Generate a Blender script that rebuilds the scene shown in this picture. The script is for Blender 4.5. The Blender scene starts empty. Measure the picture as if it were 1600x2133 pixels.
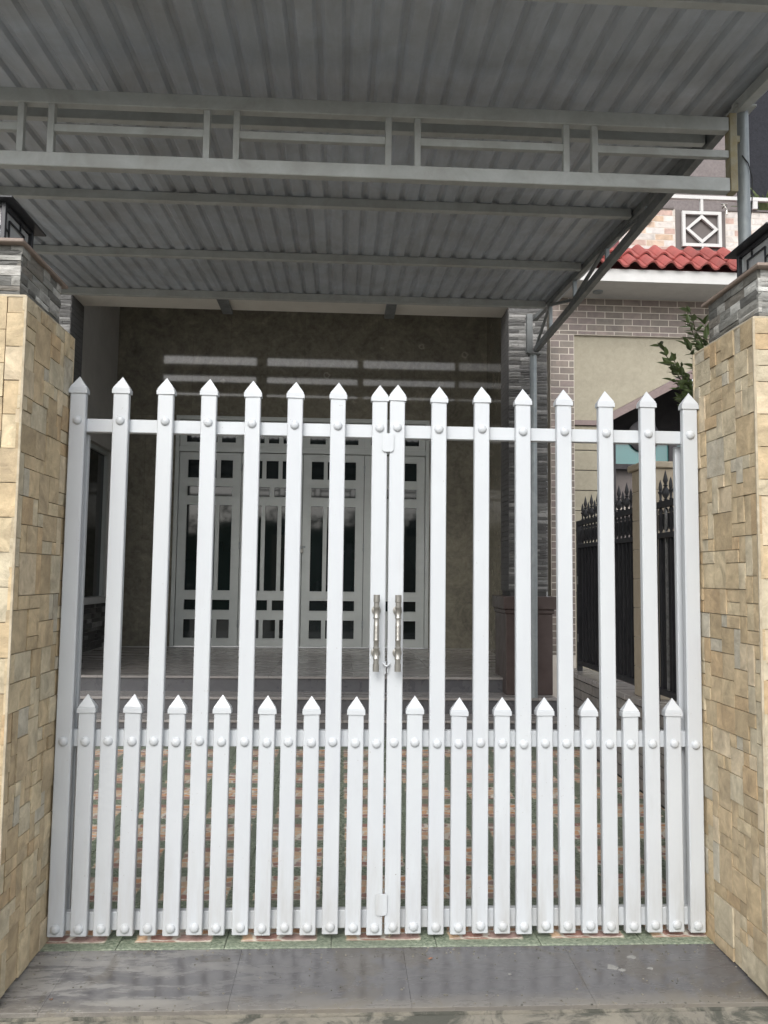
import bpy, bmesh, math, random
from mathutils import Vector, Matrix, noise
random.seed(7)
S = bpy.context.scene
COL = S.collection
rad = math.radians

# ---------------------------------------------------------------- camera, light, exposure
cam_d = bpy.data.cameras.new('camera'); cam = bpy.data.objects.new('camera', cam_d); COL.objects.link(cam)
yaw, pitch, roll = .0515, .0797, -.0120
fw = Vector((math.sin(yaw)*math.cos(pitch), math.cos(yaw)*math.cos(pitch), math.sin(pitch)))
rt = Vector((math.cos(yaw), -math.sin(yaw), 0)); up = rt.cross(fw)
r2 = math.cos(roll)*rt - math.sin(roll)*up; u2 = math.sin(roll)*rt + math.cos(roll)*up
M = Matrix((r2, u2, -fw)).transposed().to_4x4(); M.translation = (0, 0, 1.3906)
cam.matrix_world = M
cam_d.sensor_fit = 'HORIZONTAL'; cam_d.sensor_width = 36; cam_d.lens = 36*1701.94/1600
cam_d.clip_start = .05; cam_d.clip_end = 500
S.camera = cam

SUN_EL, SUN_AZ = rad(40), rad(-16)         # azimuth measured from straight behind the camera, towards the left
W = bpy.data.worlds.new('World'); S.world = W; W.use_nodes = True
nt = W.node_tree; nt.nodes.clear()
sky = nt.nodes.new('ShaderNodeTexSky'); sky.sky_type = 'NISHITA'; sky.sun_disc = False
sky.sun_elevation = SUN_EL; sky.sun_rotation = math.pi + SUN_AZ*-1
sky.air_density = 1.0; sky.dust_density = 3.0
hsv = nt.nodes.new('ShaderNodeHueSaturation'); hsv.inputs['Saturation'].default_value = .25
bg = nt.nodes.new('ShaderNodeBackground'); bg.inputs['Strength'].default_value = .15
wo = nt.nodes.new('ShaderNodeOutputWorld')
nt.links.new(sky.outputs[0], hsv.inputs['Color']); nt.links.new(hsv.outputs[0], bg.inputs[0]); nt.links.new(bg.outputs[0], wo.inputs[0])
sd = bpy.data.lights.new('sun', 'SUN'); sun = bpy.data.objects.new('sun', sd); COL.objects.link(sun)
sd.energy = .5; sd.angle = rad(30); sd.color = (1, .97, .92)
sdir = Vector((math.sin(SUN_AZ)*math.cos(SUN_EL), -math.cos(SUN_AZ)*math.cos(SUN_EL), math.sin(SUN_EL)))
sun.rotation_euler = sdir.to_track_quat('Z', 'Y').to_euler()
S.view_settings.view_transform = 'Standard'; S.view_settings.look = 'None'
S.view_settings.gamma = 1; S.view_settings.exposure = .95; S.view_settings.use_curve_mapping = False
S.render.engine = 'CYCLES'
S.cycles.max_bounces = 12; S.cycles.diffuse_bounces = 8; S.cycles.glossy_bounces = 4
S.cycles.use_denoising = True

# ---------------------------------------------------------------- materials
def new_mat(name):
    m = bpy.data.materials.new(name); m.use_nodes = True
    t = m.node_tree; b = t.nodes['Principled BSDF']
    return m, t, b
def N(t, typ, **kw):
    n = t.nodes.new(typ)
    for k, v in kw.items():
        if k in n.inputs.keys() if hasattr(n.inputs, 'keys') else False: n.inputs[k].default_value = v
        else: setattr(n, k, v)
    return n
def ramp(t, fac, stops, interp='LINEAR'):
    r = t.nodes.new('ShaderNodeValToRGB'); r.color_ramp.interpolation = interp
    el = r.color_ramp.elements
    while len(el) < len(stops): el.new(.5)
    for e, (p, c) in zip(el, stops): e.position = p; e.color = (*c, 1) if len(c) == 3 else c
    t.links.new(fac, r.inputs[0]); return r.outputs[0]
def noise_tex(t, vec, scale, detail=5, rough=.6, dist=0):
    n = t.nodes.new('ShaderNodeTexNoise'); n.inputs['Scale'].default_value = scale
    n.inputs['Detail'].default_value = detail; n.inputs['Roughness'].default_value = rough
    n.inputs['Distortion'].default_value = dist
    t.links.new(vec, n.inputs['Vector']); return n
def mixc(t, fac, a, b, mode='MIX'):
    m = t.nodes.new('ShaderNodeMix'); m.data_type = 'RGBA'; m.blend_type = mode
    for i, v in ((0, fac), (6, a), (7, b)):
        if hasattr(v, 'is_output'): t.links.new(v, m.inputs[i])
        elif i == 0: m.inputs[0].default_value = v
        else: m.inputs[i].default_value = (*v, 1)
    return m.outputs[2]
def math_n(t, op, a, b=None):
    m = t.nodes.new('ShaderNodeMath'); m.operation = op
    for i, v in enumerate((a, b)):
        if v is None: continue
        if hasattr(v, 'is_output'): t.links.new(v, m.inputs[i])
        else: m.inputs[i].default_value = v
    return m.outputs[0]
def mat(name, c1, c2=None, scale=6, rough=.6, metal=0, bump=.15, bscale=80, rand=0, palette=None,
        stretch=(1, 1, 1), spec=.5, grime=.12, gscale=1.3, rvar=.1, coat=0, bdist=.002, grimec=None, gth=(.35, .7)):
    m, t, b = new_mat(name)
    g = t.nodes.new('ShaderNodeNewGeometry')
    mp = t.nodes.new('ShaderNodeMapping'); mp.inputs['Scale'].default_value = stretch
    t.links.new(g.outputs['Position'], mp.inputs['Vector'])
    oi = t.nodes.new('ShaderNodeObjectInfo')
    if palette or rand:                             # shift the noise per piece
        add = t.nodes.new('ShaderNodeVectorMath'); add.operation = 'ADD'
        mul = t.nodes.new('ShaderNodeVectorMath'); mul.operation = 'SCALE'; mul.inputs[0].default_value = (13.1, 7.7, 19.3)
        t.links.new(oi.outputs['Random'], mul.inputs['Scale'])
        t.links.new(mp.outputs[0], add.inputs[0]); t.links.new(mul.outputs[0], add.inputs[1]); vec = add.outputs[0]
    else: vec = mp.outputs[0]
    n1 = noise_tex(t, vec, scale, 7, .65, .6)
    c2 = c2 or tuple(x*.8 for x in c1)
    col = ramp(t, n1.outputs[0], [(.32, c1), (.68, c2)])
    if palette:
        k = len(palette)
        pc = ramp(t, oi.outputs['Random'], [(i/k, c) for i, c in enumerate(palette)], 'CONSTANT')
        col = mixc(t, 1, pc, ramp(t, n1.outputs[0], [(.3, (.64, .64, .64)), (.7, (1.2, 1.2, 1.2))]), 'MULTIPLY')
    if rand:
        hs = t.nodes.new('ShaderNodeHueSaturation')
        wn = t.nodes.new('ShaderNodeTexWhiteNoise'); wn.noise_dimensions = '1D'; t.links.new(oi.outputs['Random'], wn.inputs['W'])
        t.links.new(math_n(t, 'ADD', math_n(t, 'MULTIPLY', wn.outputs[0], 2*rand), 1-rand), hs.inputs['Value'])
        t.links.new(col, hs.inputs['Color']); col = hs.outputs[0]
    if grime:
        n2 = noise_tex(t, g.outputs['Position'], gscale, 6, .7, .8)
        f = ramp(t, n2.outputs[0], [(gth[0], (1, 1, 1)), (gth[1], (0, 0, 0))])
        gc = grimec or tuple(x*.35 for x in c1)
        col = mixc(t, math_n(t, 'MULTIPLY', f, grime), col, gc)
    t.links.new(col, b.inputs['Base Color'])
    b.inputs['Metallic'].default_value = metal
    b.inputs['Specular IOR Level'].default_value = spec
    if coat: b.inputs['Coat Weight'].default_value = coat; b.inputs['Coat Roughness'].default_value = .05
    rr = ramp(t, n1.outputs[0], [(.3, (max(0, rough-rvar),)*3), (.7, (min(1, rough+rvar),)*3)])
    t.links.new(rr, b.inputs['Roughness'])
    if bump:
        n3 = noise_tex(t, vec, bscale, 6, .7)
        bp = t.nodes.new('ShaderNodeBump'); bp.inputs['Strength'].default_value = bump; bp.inputs['Distance'].default_value = bdist
        mixh = math_n(t, 'ADD', n3.outputs[0], math_n(t, 'MULTIPLY', n1.outputs[0], 1.5))
        t.links.new(mixh, bp.inputs['Height']); t.links.new(bp.outputs[0], b.inputs['Normal'])
    return m

MT = {}
MT['white'] = mat('white_gate_paint', (.555, .585, .605), (.505, .53, .56), scale=3.5, rough=.38, bump=.12, bscale=45, grime=.10, gscale=5, grimec=(.42, .43, .44), rvar=.08, stretch=(1, 1, .35))
MT['white2'] = mat('white_trim_paint', (.56, .56, .55), (.50, .50, .49), rough=.5, bump=.06, grime=.1)
MT['steel'] = mat('grey_canopy_steel', (.44, .465, .46), (.375, .40, .395), scale=10, rough=.45, bump=.2, bscale=120, grime=.35, gscale=4, grimec=(.13, .11, .08))
MT['shade_steel'] = mat('shade_darkened_canopy_steel', (.17, .18, .18), (.12, .13, .13), scale=10, rough=.5, bump=.2, grime=.3, gscale=4)  # canopy steel darkened: the shade on its undersides is put into the colour
MT['ledge_pale'] = mat('dried_cement', (.32, .315, .30), (.20, .20, .19), scale=60, rough=.8, bump=.3, grime=.2)
MT['pipe'] = mat('galvanised_post_steel', (.33, .36, .37), (.26, .29, .30), scale=12, rough=.42, metal=.25, bump=.12, grime=.2, gscale=3)
MT['rust'] = mat('rusty_end_plate', (.28, .24, .12), (.33, .33, .28), scale=14, rough=.7, bump=.4, grime=.5, gscale=7, grimec=(.16, .11, .04))
MT['sheet'] = mat('weathered_roof_sheet', (.47, .52, .585), (.375, .42, .475), scale=5, rough=.42, metal=.2, bump=.12, bscale=50, grime=.45, gscale=2.2, grimec=(.22, .205, .18), rand=.08, stretch=(3, .5, 1))
MT['sandstone'] = mat('buff_split_stone', (.50, .385, .235), scale=13, rough=.75, bump=.65, bscale=38, bdist=.006, spec=.35,
    palette=[(.55, .44, .28), (.44, .345, .215), (.49, .45, .36), (.52, .385, .23), (.51, .41, .265), (.59, .49, .325), (.54, .425, .27), (.57, .49, .345), (.50, .40, .26), (.60, .50, .35), (.54, .475, .345), (.56, .44, .275)],
    grime=.34, gscale=9, grimec=(.24, .18, .11), gth=(.30, .55))
MT['sand_grout'] = mat('cream_stone_grout', (.60, .53, .40), (.46, .39, .28), scale=20, rough=.85, bump=.2, grime=.45, gscale=8, grimec=(.13, .10, .06))
MT['ledge'] = mat('grey_ledge_stone', (.3, .3, .28), scale=14, rough=.7, bump=.8, bscale=60, bdist=.005, stretch=(1, 1, 3), spec=.35,
    palette=[(.17, .17, .158), (.27, .27, .25), (.40, .395, .37), (.14, .14, .132), (.62, .62, .59), (.21, .195, .17), (.30, .30, .28), (.50, .49, .46), (.18, .175, .155), (.33, .325, .30)],
    grime=.25, gscale=14)
MT['ledge_dark'] = mat('dark_ledge_stone', (.1, .1, .1), scale=16, rough=.7, bump=.8, bscale=60, bdist=.005, stretch=(1, 1, 3), spec=.35,
    palette=[(.085, .083, .08), (.12, .118, .115), (.19, .188, .18), (.075, .072, .07), (.28, .275, .265), (.10, .098, .095), (.15, .148, .14), (.09, .088, .085)],
    grime=.2, gscale=14)
MT['mortar_dark'] = mat('dark_mortar', (.07, .068, .065), rough=.9, bump=.3, grime=0)
MT['coping'] = mat('brown_stone_coping', (.30, .235, .195), (.25, .20, .17), rough=.6, bump=.2, grime=.3)
MT['black'] = mat('black_lamp_metal', (.018, .02, .024), (.03, .032, .038), rough=.4, bump=.15, grime=.1)
def translucent_mat(name, c):
    m, t, b = new_mat(name); b.inputs['Base Color'].default_value = (*c, 1); b.inputs['Roughness'].default_value = .35
    g = t.nodes.new('ShaderNodeNewGeometry'); n = noise_tex(t, g.outputs['Position'], 18, 5, .6)
    cc = ramp(t, n.outputs[0], [(.3, c), (.7, tuple(x*.85 for x in c))]); t.links.new(cc, b.inputs['Base Color'])
    tr = t.nodes.new('ShaderNodeBsdfTranslucent'); t.links.new(cc, tr.inputs[0])
    mx = t.nodes.new('ShaderNodeMixShader'); mx.inputs[0].default_value = .55
    t.links.new(b.outputs[0], mx.inputs[1]); t.links.new(tr.outputs[0], mx.inputs[2])
    t.links.new(mx.outputs[0], t.nodes['Material Output'].inputs[0]); return m
MT['panel'] = translucent_mat('milky_lamp_panel', (.75, .77, .78))
MT['chrome'] = mat('brushed_stainless', (.42, .41, .38), (.30, .29, .265), rough=.36, metal=.75, bump=.05, grime=.15, gscale=30)
MT['plaster'] = mat('pale_plaster', (.52, .51, .48), (.46, .45, .43), scale=3, rough=.8, bump=.1, grime=.25)
MT['lintel'] = mat('lintel_paint', (.66, .64, .58), (.60, .58, .53), scale=3, rough=.7, bump=.08, grime=.15)
MT['doorpaint'] = mat('grey_door_paint', (.47, .50, .485), (.43, .455, .445), scale=4, rough=.42, bump=.06, grime=.12, gscale=3)
MT['doorgap'] = mat('dark_door_gap', (.02, .02, .02), rough=.8, bump=0, grime=0)
MT['riser'] = mat('dark_riser_tile', (.10, .10, .108), (.13, .13, .135), scale=6, rough=.3, bump=.05, grime=.2)
MT['tread'] = mat('grey_tread_tile', (.40, .375, .355), (.30, .28, .265), scale=3, rough=.28, bump=.05, grime=.3, gscale=2, stretch=(.5, 2, 1))
MT['plinth'] = mat('brown_plinth_tile', (.065, .046, .042), (.085, .062, .056), scale=5, rough=.35, bump=.06, grime=.15)
MT['slate'] = mat('dark_grey_threshold_slab', (.135, .135, .14), (.105, .105, .11), scale=4, rough=.42, bump=.25, bscale=60, grime=.0, rand=.05)
MT['concrete'] = mat('stained_concrete', (.27, .25, .20), (.20, .185, .155), scale=6, rough=.9, bump=.7, bscale=40, bdist=.006, grime=.8, gscale=5.5, grimec=(.05, .055, .045), gth=(.44, .54))
MT['ground'] = mat('pale_ground', (.34, .325, .29), (.28, .265, .24), scale=2, rough=.9, bump=.3, grime=.3)
MT['asphalt'] = mat('concrete_road', (.36, .35, .32), (.30, .29, .27), scale=4, rough=.9, bump=.5, grime=.1)
MT['grout_floor'] = mat('floor_grout', (.24, .26, .22), rough=.85, bump=.1, grime=.3)
MT['nbrick'] = mat('mauve_brick_tile', (.3, .25, .23), scale=9, rough=.5, bump=.15, rand=.08,
    palette=[(.215, .178, .152), (.185, .155, .132), (.23, .188, .168), (.195, .168, .143), (.215, .172, .158)], grime=.12, gscale=5)
MT['bbrick'] = mat('pink_and_cream_brick_tile', (.5, .4, .35), scale=9, rough=.5, bump=.15,
    palette=[(.56, .52, .49), (.50, .36, .30), (.60, .57, .54), (.52, .38, .27), (.58, .54, .50), (.47, .33, .28), (.58, .53, .50), (.55, .42, .32)], grime=.12, gscale=5)
MT['nmortar'] = mat('pale_mortar', (.66, .61, .54), (.58, .53, .47), rough=.85, bump=.2, grime=.2)
MT['beige'] = mat('beige_render', (.36, .33, .255), (.31, .285, .22), scale=22, rough=.85, bump=.5, bscale=90, bdist=.004, grime=.2, gscale=4)
MT['pinktrim'] = mat('mauve_granite_trim', (.22, .165, .155), (.18, .135, .13), scale=25, rough=.45, bump=.1, grime=.1)
MT['redtile'] = mat('red_roof_tile', (.36, .085, .075), (.29, .065, .058), scale=10, rough=.6, bump=.3, rand=.16, grime=.45, gscale=7, grimec=(.16, .07, .06))
MT['maroon'] = mat('maroon_paint', (.18, .06, .065), rough=.6, bump=.1, grime=.1)
MT['umber'] = mat('dark_umber_panel', (.10, .085, .08), (.13, .11, .105), rough=.5, bump=.1, grime=.2)
MT['navy'] = mat('navy_speckled_wall', (.014, .0145, .018), (.032, .034, .042), scale=45, spec=.15, rough=.7, bump=.4, grime=.1)
MT['stucco'] = mat('mauve_grey_stucco', (.23, .20, .195), (.16, .14, .14), scale=30, rough=.85, bump=.6, grime=.3, gscale=2)
MT['iron'] = mat('black_fence_iron', (.014, .015, .018), (.03, .03, .034), scale=14, rough=.5, bump=.35, grime=.28, gscale=13, grimec=(.12, .12, .12), gth=(.26, .36))
MT['rod'] = mat('worn_silver_rod', (.35, .35, .34), (.15, .15, .15), scale=30, rough=.4, metal=.5, bump=.3, grime=.2)
MT['fpost'] = mat('beige_tile_post', (.42, .36, .27), (.37, .31, .23), scale=12, rough=.6, bump=.2, grime=.2)
MT['wbrick'] = mat('pale_wall_brick', (.3, .28, .26), scale=9, rough=.7, bump=.3,
    palette=[(.27, .25, .23), (.31, .29, .265), (.24, .22, .205), (.29, .265, .24)], grime=.35, gscale=5)
MT['siding'] = mat('pale_siding', (.45, .41, .36), (.40, .36, .32), rough=.7, bump=.1, grime=.15)
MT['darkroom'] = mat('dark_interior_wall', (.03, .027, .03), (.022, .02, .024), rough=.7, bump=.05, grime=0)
MT['leaf'] = mat('glossy_leaf', (.085, .125, .045), (.13, .175, .07), scale=12, rough=.42, bump=.1, rand=.35, grime=.1)
MT['agave'] = mat('pale_green_blade', (.12, .19, .08), (.26, .30, .15), scale=16, rough=.5, bump=.1, rand=.25, grime=.1)
MT['bark'] = mat('green_brown_bark', (.09, .075, .045), (.06, .05, .03), rough=.8, bump=.4, grime=.2)
MT['cable'] = mat('black_cable', (.02, .02, .02), rough=.5, bump=0, grime=0)
MT['terracotta'] = mat('terracotta', (.30, .14, .08), rough=.8, bump=.2, grime=.3)

def wear(m):
    t = m.node_tree; b = t.nodes['Principled BSDF']; g = t.nodes.new('ShaderNodeNewGeometry'); P = g.outputs['Position']
    src = b.inputs['Base Color'].links[0].from_socket
    sp = noise_tex(t, P, 95, 3, .6); big = noise_tex(t, P, 5, 3, .6)
    f = math_n(t, 'MULTIPLY', ramp(t, sp.outputs[0], [(.70, (0, 0, 0)), (.735, (1, 1, 1))]), ramp(t, big.outputs[0], [(.50, (0, 0, 0)), (.60, (1, 1, 1))]))
    col = mixc(t, math_n(t, 'MULTIPLY', f, .7), src, (.20, .17, .13))
    s = t.nodes.new('ShaderNodeSeparateXYZ'); t.links.new(P, s.inputs[0])
    st = t.nodes.new('ShaderNodeMapping'); st.inputs['Scale'].default_value = (26, 26, 3.2); t.links.new(P, st.inputs[0])
    dn = noise_tex(t, st.outputs[0], 1, 6, .65)
    low = ramp(t, s.outputs[2], [(.02, (1, 1, 1)), (.42, (0, 0, 0))])
    d = math_n(t, 'MULTIPLY', low, ramp(t, dn.outputs[0], [(.38, (0, 0, 0)), (.68, (1, 1, 1))]))
    col = mixc(t, math_n(t, 'MULTIPLY', d, .45), col, (.33, .31, .27))
    dr = ramp(t, dn.outputs[0], [(.60, (0, 0, 0)), (.72, (1, 1, 1))])
    col = mixc(t, math_n(t, 'MULTIPLY', dr, .14), col, (.36, .36, .34))
    t.links.new(col, b.inputs['Base Color'])
wear(MT['white'])
def glass_mat(name, c, rough=.04, spec=.5):
    m, t, b = new_mat(name)
    g = t.nodes.new('ShaderNodeNewGeometry')
    n = noise_tex(t, g.outputs['Position'], 1.2, 2, .5)
    t.links.new(ramp(t, n.outputs[0], [(.3, c), (.7, tuple(x*.6 for x in c))]), b.inputs['Base Color'])
    b.inputs['Roughness'].default_value = rough; b.inputs['Specular IOR Level'].default_value = spec
    bp = t.nodes.new('ShaderNodeBump'); bp.inputs['Strength'].default_value = .02; bp.inputs['Distance'].default_value = .01
    t.links.new(n.outputs[0], bp.inputs['Height']); t.links.new(bp.outputs[0], b.inputs['Normal'])
    return m
MT['glass'] = glass_mat('dark_door_glass', (.012, .018, .019))
MT['teal'] = glass_mat('sky_tinted_glass', (.06, .17, .17), .03, 1.0)  # teal base paints in the bluish sky these panes would mirror

def marble_mat():
    m, t, b = new_mat('olive_marble_wall_tile')
    g = t.nodes.new('ShaderNodeNewGeometry'); P = g.outputs['Position']
    a = noise_tex(t, P, 2.2, 9, .72, 1.4); c = noise_tex(t, P, 14, 6, .7, .5)
    col = ramp(t, a.outputs[0], [(.30, (.075, .07, .06)), (.45, (.15, .14, .115)), (.58, (.21, .195, .155)), (.72, (.36, .335, .27))])
    col = mixc(t, .45, col, ramp(t, c.outputs[0], [(.3, (.10, .095, .075)), (.75, (.32, .30, .235))]))
    # scattered pale blossom marks in the print
    v = t.nodes.new('ShaderNodeTexVoronoi'); v.feature = 'F1'; v.inputs['Scale'].default_value = 2.1; t.links.new(P, v.inputs['Vector'])
    wn = noise_tex(t, P, 30, 3, .6)
    ring = ramp(t, math_n(t, 'ADD', v.outputs['Distance'], math_n(t, 'MULTIPLY', wn.outputs[0], .10)), [(.0, (0, 0, 0)), (.09, (0, 0, 0)), (.12, (1, 1, 1)), (.16, (0, 0, 0))])
    col = mixc(t, math_n(t, 'MULTIPLY', ring, .6), col, (.42, .40, .34))
    t.links.new(col, b.inputs['Base Color'])
    b.inputs['Roughness'].default_value = .045; b.inputs['Specular IOR Level'].default_value = .5
    bp = t.nodes.new('ShaderNodeBump'); bp.inputs['Strength'].default_value = .012; bp.inputs['Distance'].default_value = .004
    t.links.new(c.outputs[0], bp.inputs['Height']); t.links.new(bp.outputs[0], b.inputs['Normal'])
    return m
MT['marble'] = marble_mat()

def floor_tile_mat():
    m, t, b = new_mat('printed_flagstone_tile')
    tc = t.nodes.new('ShaderNodeTexCoord'); O = tc.outputs['Object']
    g = t.nodes.new('ShaderNodeNewGeometry')
    n = noise_tex(t, O, 70, 6, .75); nb = noise_tex(t, O, 16, 4, .6)
    green = ramp(t, n.outputs[0], [(.34, (.08, .11, .075)), (.5, (.24, .29, .21)), (.66, (.46, .50, .38))])
    mp = t.nodes.new('ShaderNodeMapping'); mp.inputs['Scale'].default_value = (7, 15, 0.01); mp.inputs['Location'].default_value = (.37, .21, 0)
    wv = t.nodes.new('ShaderNodeVectorMath'); wv.operation = 'MULTIPLY_ADD'
    wv.inputs[1].default_value = (.05, .05, 0); t.links.new(nb.outputs[1], wv.inputs[0]); t.links.new(O, wv.inputs[2])
    t.links.new(wv.outputs[0], mp.inputs['Vector'])
    v1 = t.nodes.new('ShaderNodeTexVoronoi'); v1.inputs['Scale'].default_value = 1; t.links.new(mp.outputs[0], v1.inputs['Vector'])
    v2 = t.nodes.new('ShaderNodeTexVoronoi'); v2.feature = 'DISTANCE_TO_EDGE'; v2.inputs['Scale'].default_value = 1; t.links.new(mp.outputs[0], v2.inputs['Vector'])
    sep = t.nodes.new('ShaderNodeSeparateColor'); t.links.new(v1.outputs['Color'], sep.inputs[0])
    stone = ramp(t, sep.outputs[0], [(0, (.88, .46, .24)), (.2, (.50, .27, .22)), (.38, (.92, .64, .42)), (.55, (.58, .33, .26)), (.7, (.90, .52, .30)), (.85, (.52, .35, .31))], 'CONSTANT')
    stone = mixc(t, 1, stone, ramp(t, n.outputs[0], [(.3, (.8, .8, .8)), (.7, (1.15, 1.15, 1.15))]), 'MULTIPLY')
    stone = mixc(t, ramp(t, v2.outputs['Distance'], [(.04, (1, 1, 1)), (.08, (0, 0, 0))]), stone, (.92, .85, .74))
    s = t.nodes.new('ShaderNodeSeparateXYZ'); t.links.new(O, s.inputs[0])
    ax = math_n(t, 'ABSOLUTE', s.outputs[0]); ay = math_n(t, 'ABSOLUTE', s.outputs[1])
    d = math_n(t, 'MAXIMUM', math_n(t, 'ADD', ax, math_n(t, 'MULTIPLY', math_n(t, 'SUBTRACT', nb.outputs[0], .5), .03)), ay)
    mask = ramp(t, math_n(t, 'DIVIDE', d, .2), [(.715, (1, 1, 1)), (.722, (0, 0, 0))])
    edge = ramp(t, math_n(t, 'DIVIDE', d, .2), [(.69, (0, 0, 0)), (.70, (1, 1, 1)), (.722, (1, 1, 1)), (.73, (0, 0, 0))])
    col = mixc(t, mask, green, stone); col = mixc(t, math_n(t, 'MULTIPLY', edge, .6), col, (.55, .50, .36))
    gr = noise_tex(t, g.outputs['Position'], 1.7, 6, .7, .8)
    col = mixc(t, math_n(t, 'MULTIPLY', ramp(t, gr.outputs[0], [(.4, (1, 1, 1)), (.65, (0, 0, 0))]), .35), col, (.10, .10, .09))
    t.links.new(col, b.inputs['Base Color'])
    t.links.new(ramp(t, gr.outputs[0], [(.3, (.35,)*3), (.7, (.22,)*3)]), b.inputs['Roughness'])
    bp = t.nodes.new('ShaderNodeBump'); bp.inputs['Strength'].default_value = .25; bp.inputs['Distance'].default_value = .002
    t.links.new(n.outputs[0], bp.inputs['Height']); t.links.new(bp.outputs[0], b.inputs['Normal'])
    return m
MT['ftile'] = floor_tile_mat()

def slab_mat():                                   # dark slab with rubbed, dusty streaks and water marks
    m, t, b = new_mat('dusty_dark_slab')
    g = t.nodes.new('ShaderNodeNewGeometry'); P = g.outputs['Position']
    mp = t.nodes.new('ShaderNodeMapping'); mp.inputs['Rotation'].default_value = (0, 0, rad(-32)); mp.inputs['Scale'].default_value = (.5, 1.7, 1); t.links.new(P, mp.inputs[0])
    a = noise_tex(t, mp.outputs[0], 6, 10, .68, .15); c = noise_tex(t, P, 40, 6, .7)
    base = ramp(t, c.outputs[0], [(.3, (.088, .086, .090)), (.7, (.118, .115, .117))])
    s = t.nodes.new('ShaderNodeSeparateXYZ'); t.links.new(P, s.inputs[0])
    left = ramp(t, math_n(t, 'ADD', math_n(t, 'MULTIPLY', s.outputs[0], -1), 0), [(0.0, (0, 0, 0)), (.75, (1, 1, 1))])
    sw = math_n(t, 'ADD', a.outputs[0], math_n(t, 'MULTIPLY', left, .10))
    dust = ramp(t, sw, [(.53, (0, 0, 0)), (.70, (1, 1, 1))])
    col = mixc(t, math_n(t, 'MULTIPLY', dust, math_n(t, 'ADD', math_n(t, 'MULTIPLY', left, .7), .08)), base, (.33, .32, .30))
    st = noise_tex(t, P, 2.6, 7, .65, 1.0)
    col = mixc(t, math_n(t, 'MULTIPLY', ramp(t, st.outputs[0], [(.55, (0, 0, 0)), (.58, (1, 1, 1))]), .5), col, (.10, .088, .07))
    # cement residue towards the street edge
    ed = ramp(t, math_n(t, 'ADD', math_n(t, 'MULTIPLY', s.outputs[1], -1.0), math_n(t, 'ADD', 3.0, math_n(t, 'MULTIPLY', a.outputs[0], .12))), [(.18, (0, 0, 0)), (.29, (1, 1, 1))])
    col = mixc(t, math_n(t, 'MULTIPLY', ed, .55), col, (.26, .235, .19))
    t.links.new(col, b.inputs['Base Color'])
    t.links.new(ramp(t, a.outputs[0], [(.45, (.20,)*3), (.68, (.5,)*3)]), b.inputs['Roughness'])
    bp = t.nodes.new('ShaderNodeBump'); bp.inputs['Strength'].default_value = .1; bp.inputs['Distance'].default_value = .002
    t.links.new(c.outputs[0], bp.inputs['Height']); t.links.new(bp.outputs[0], b.inputs['Normal'])
    return m
MT['slab'] = slab_mat()

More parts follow.
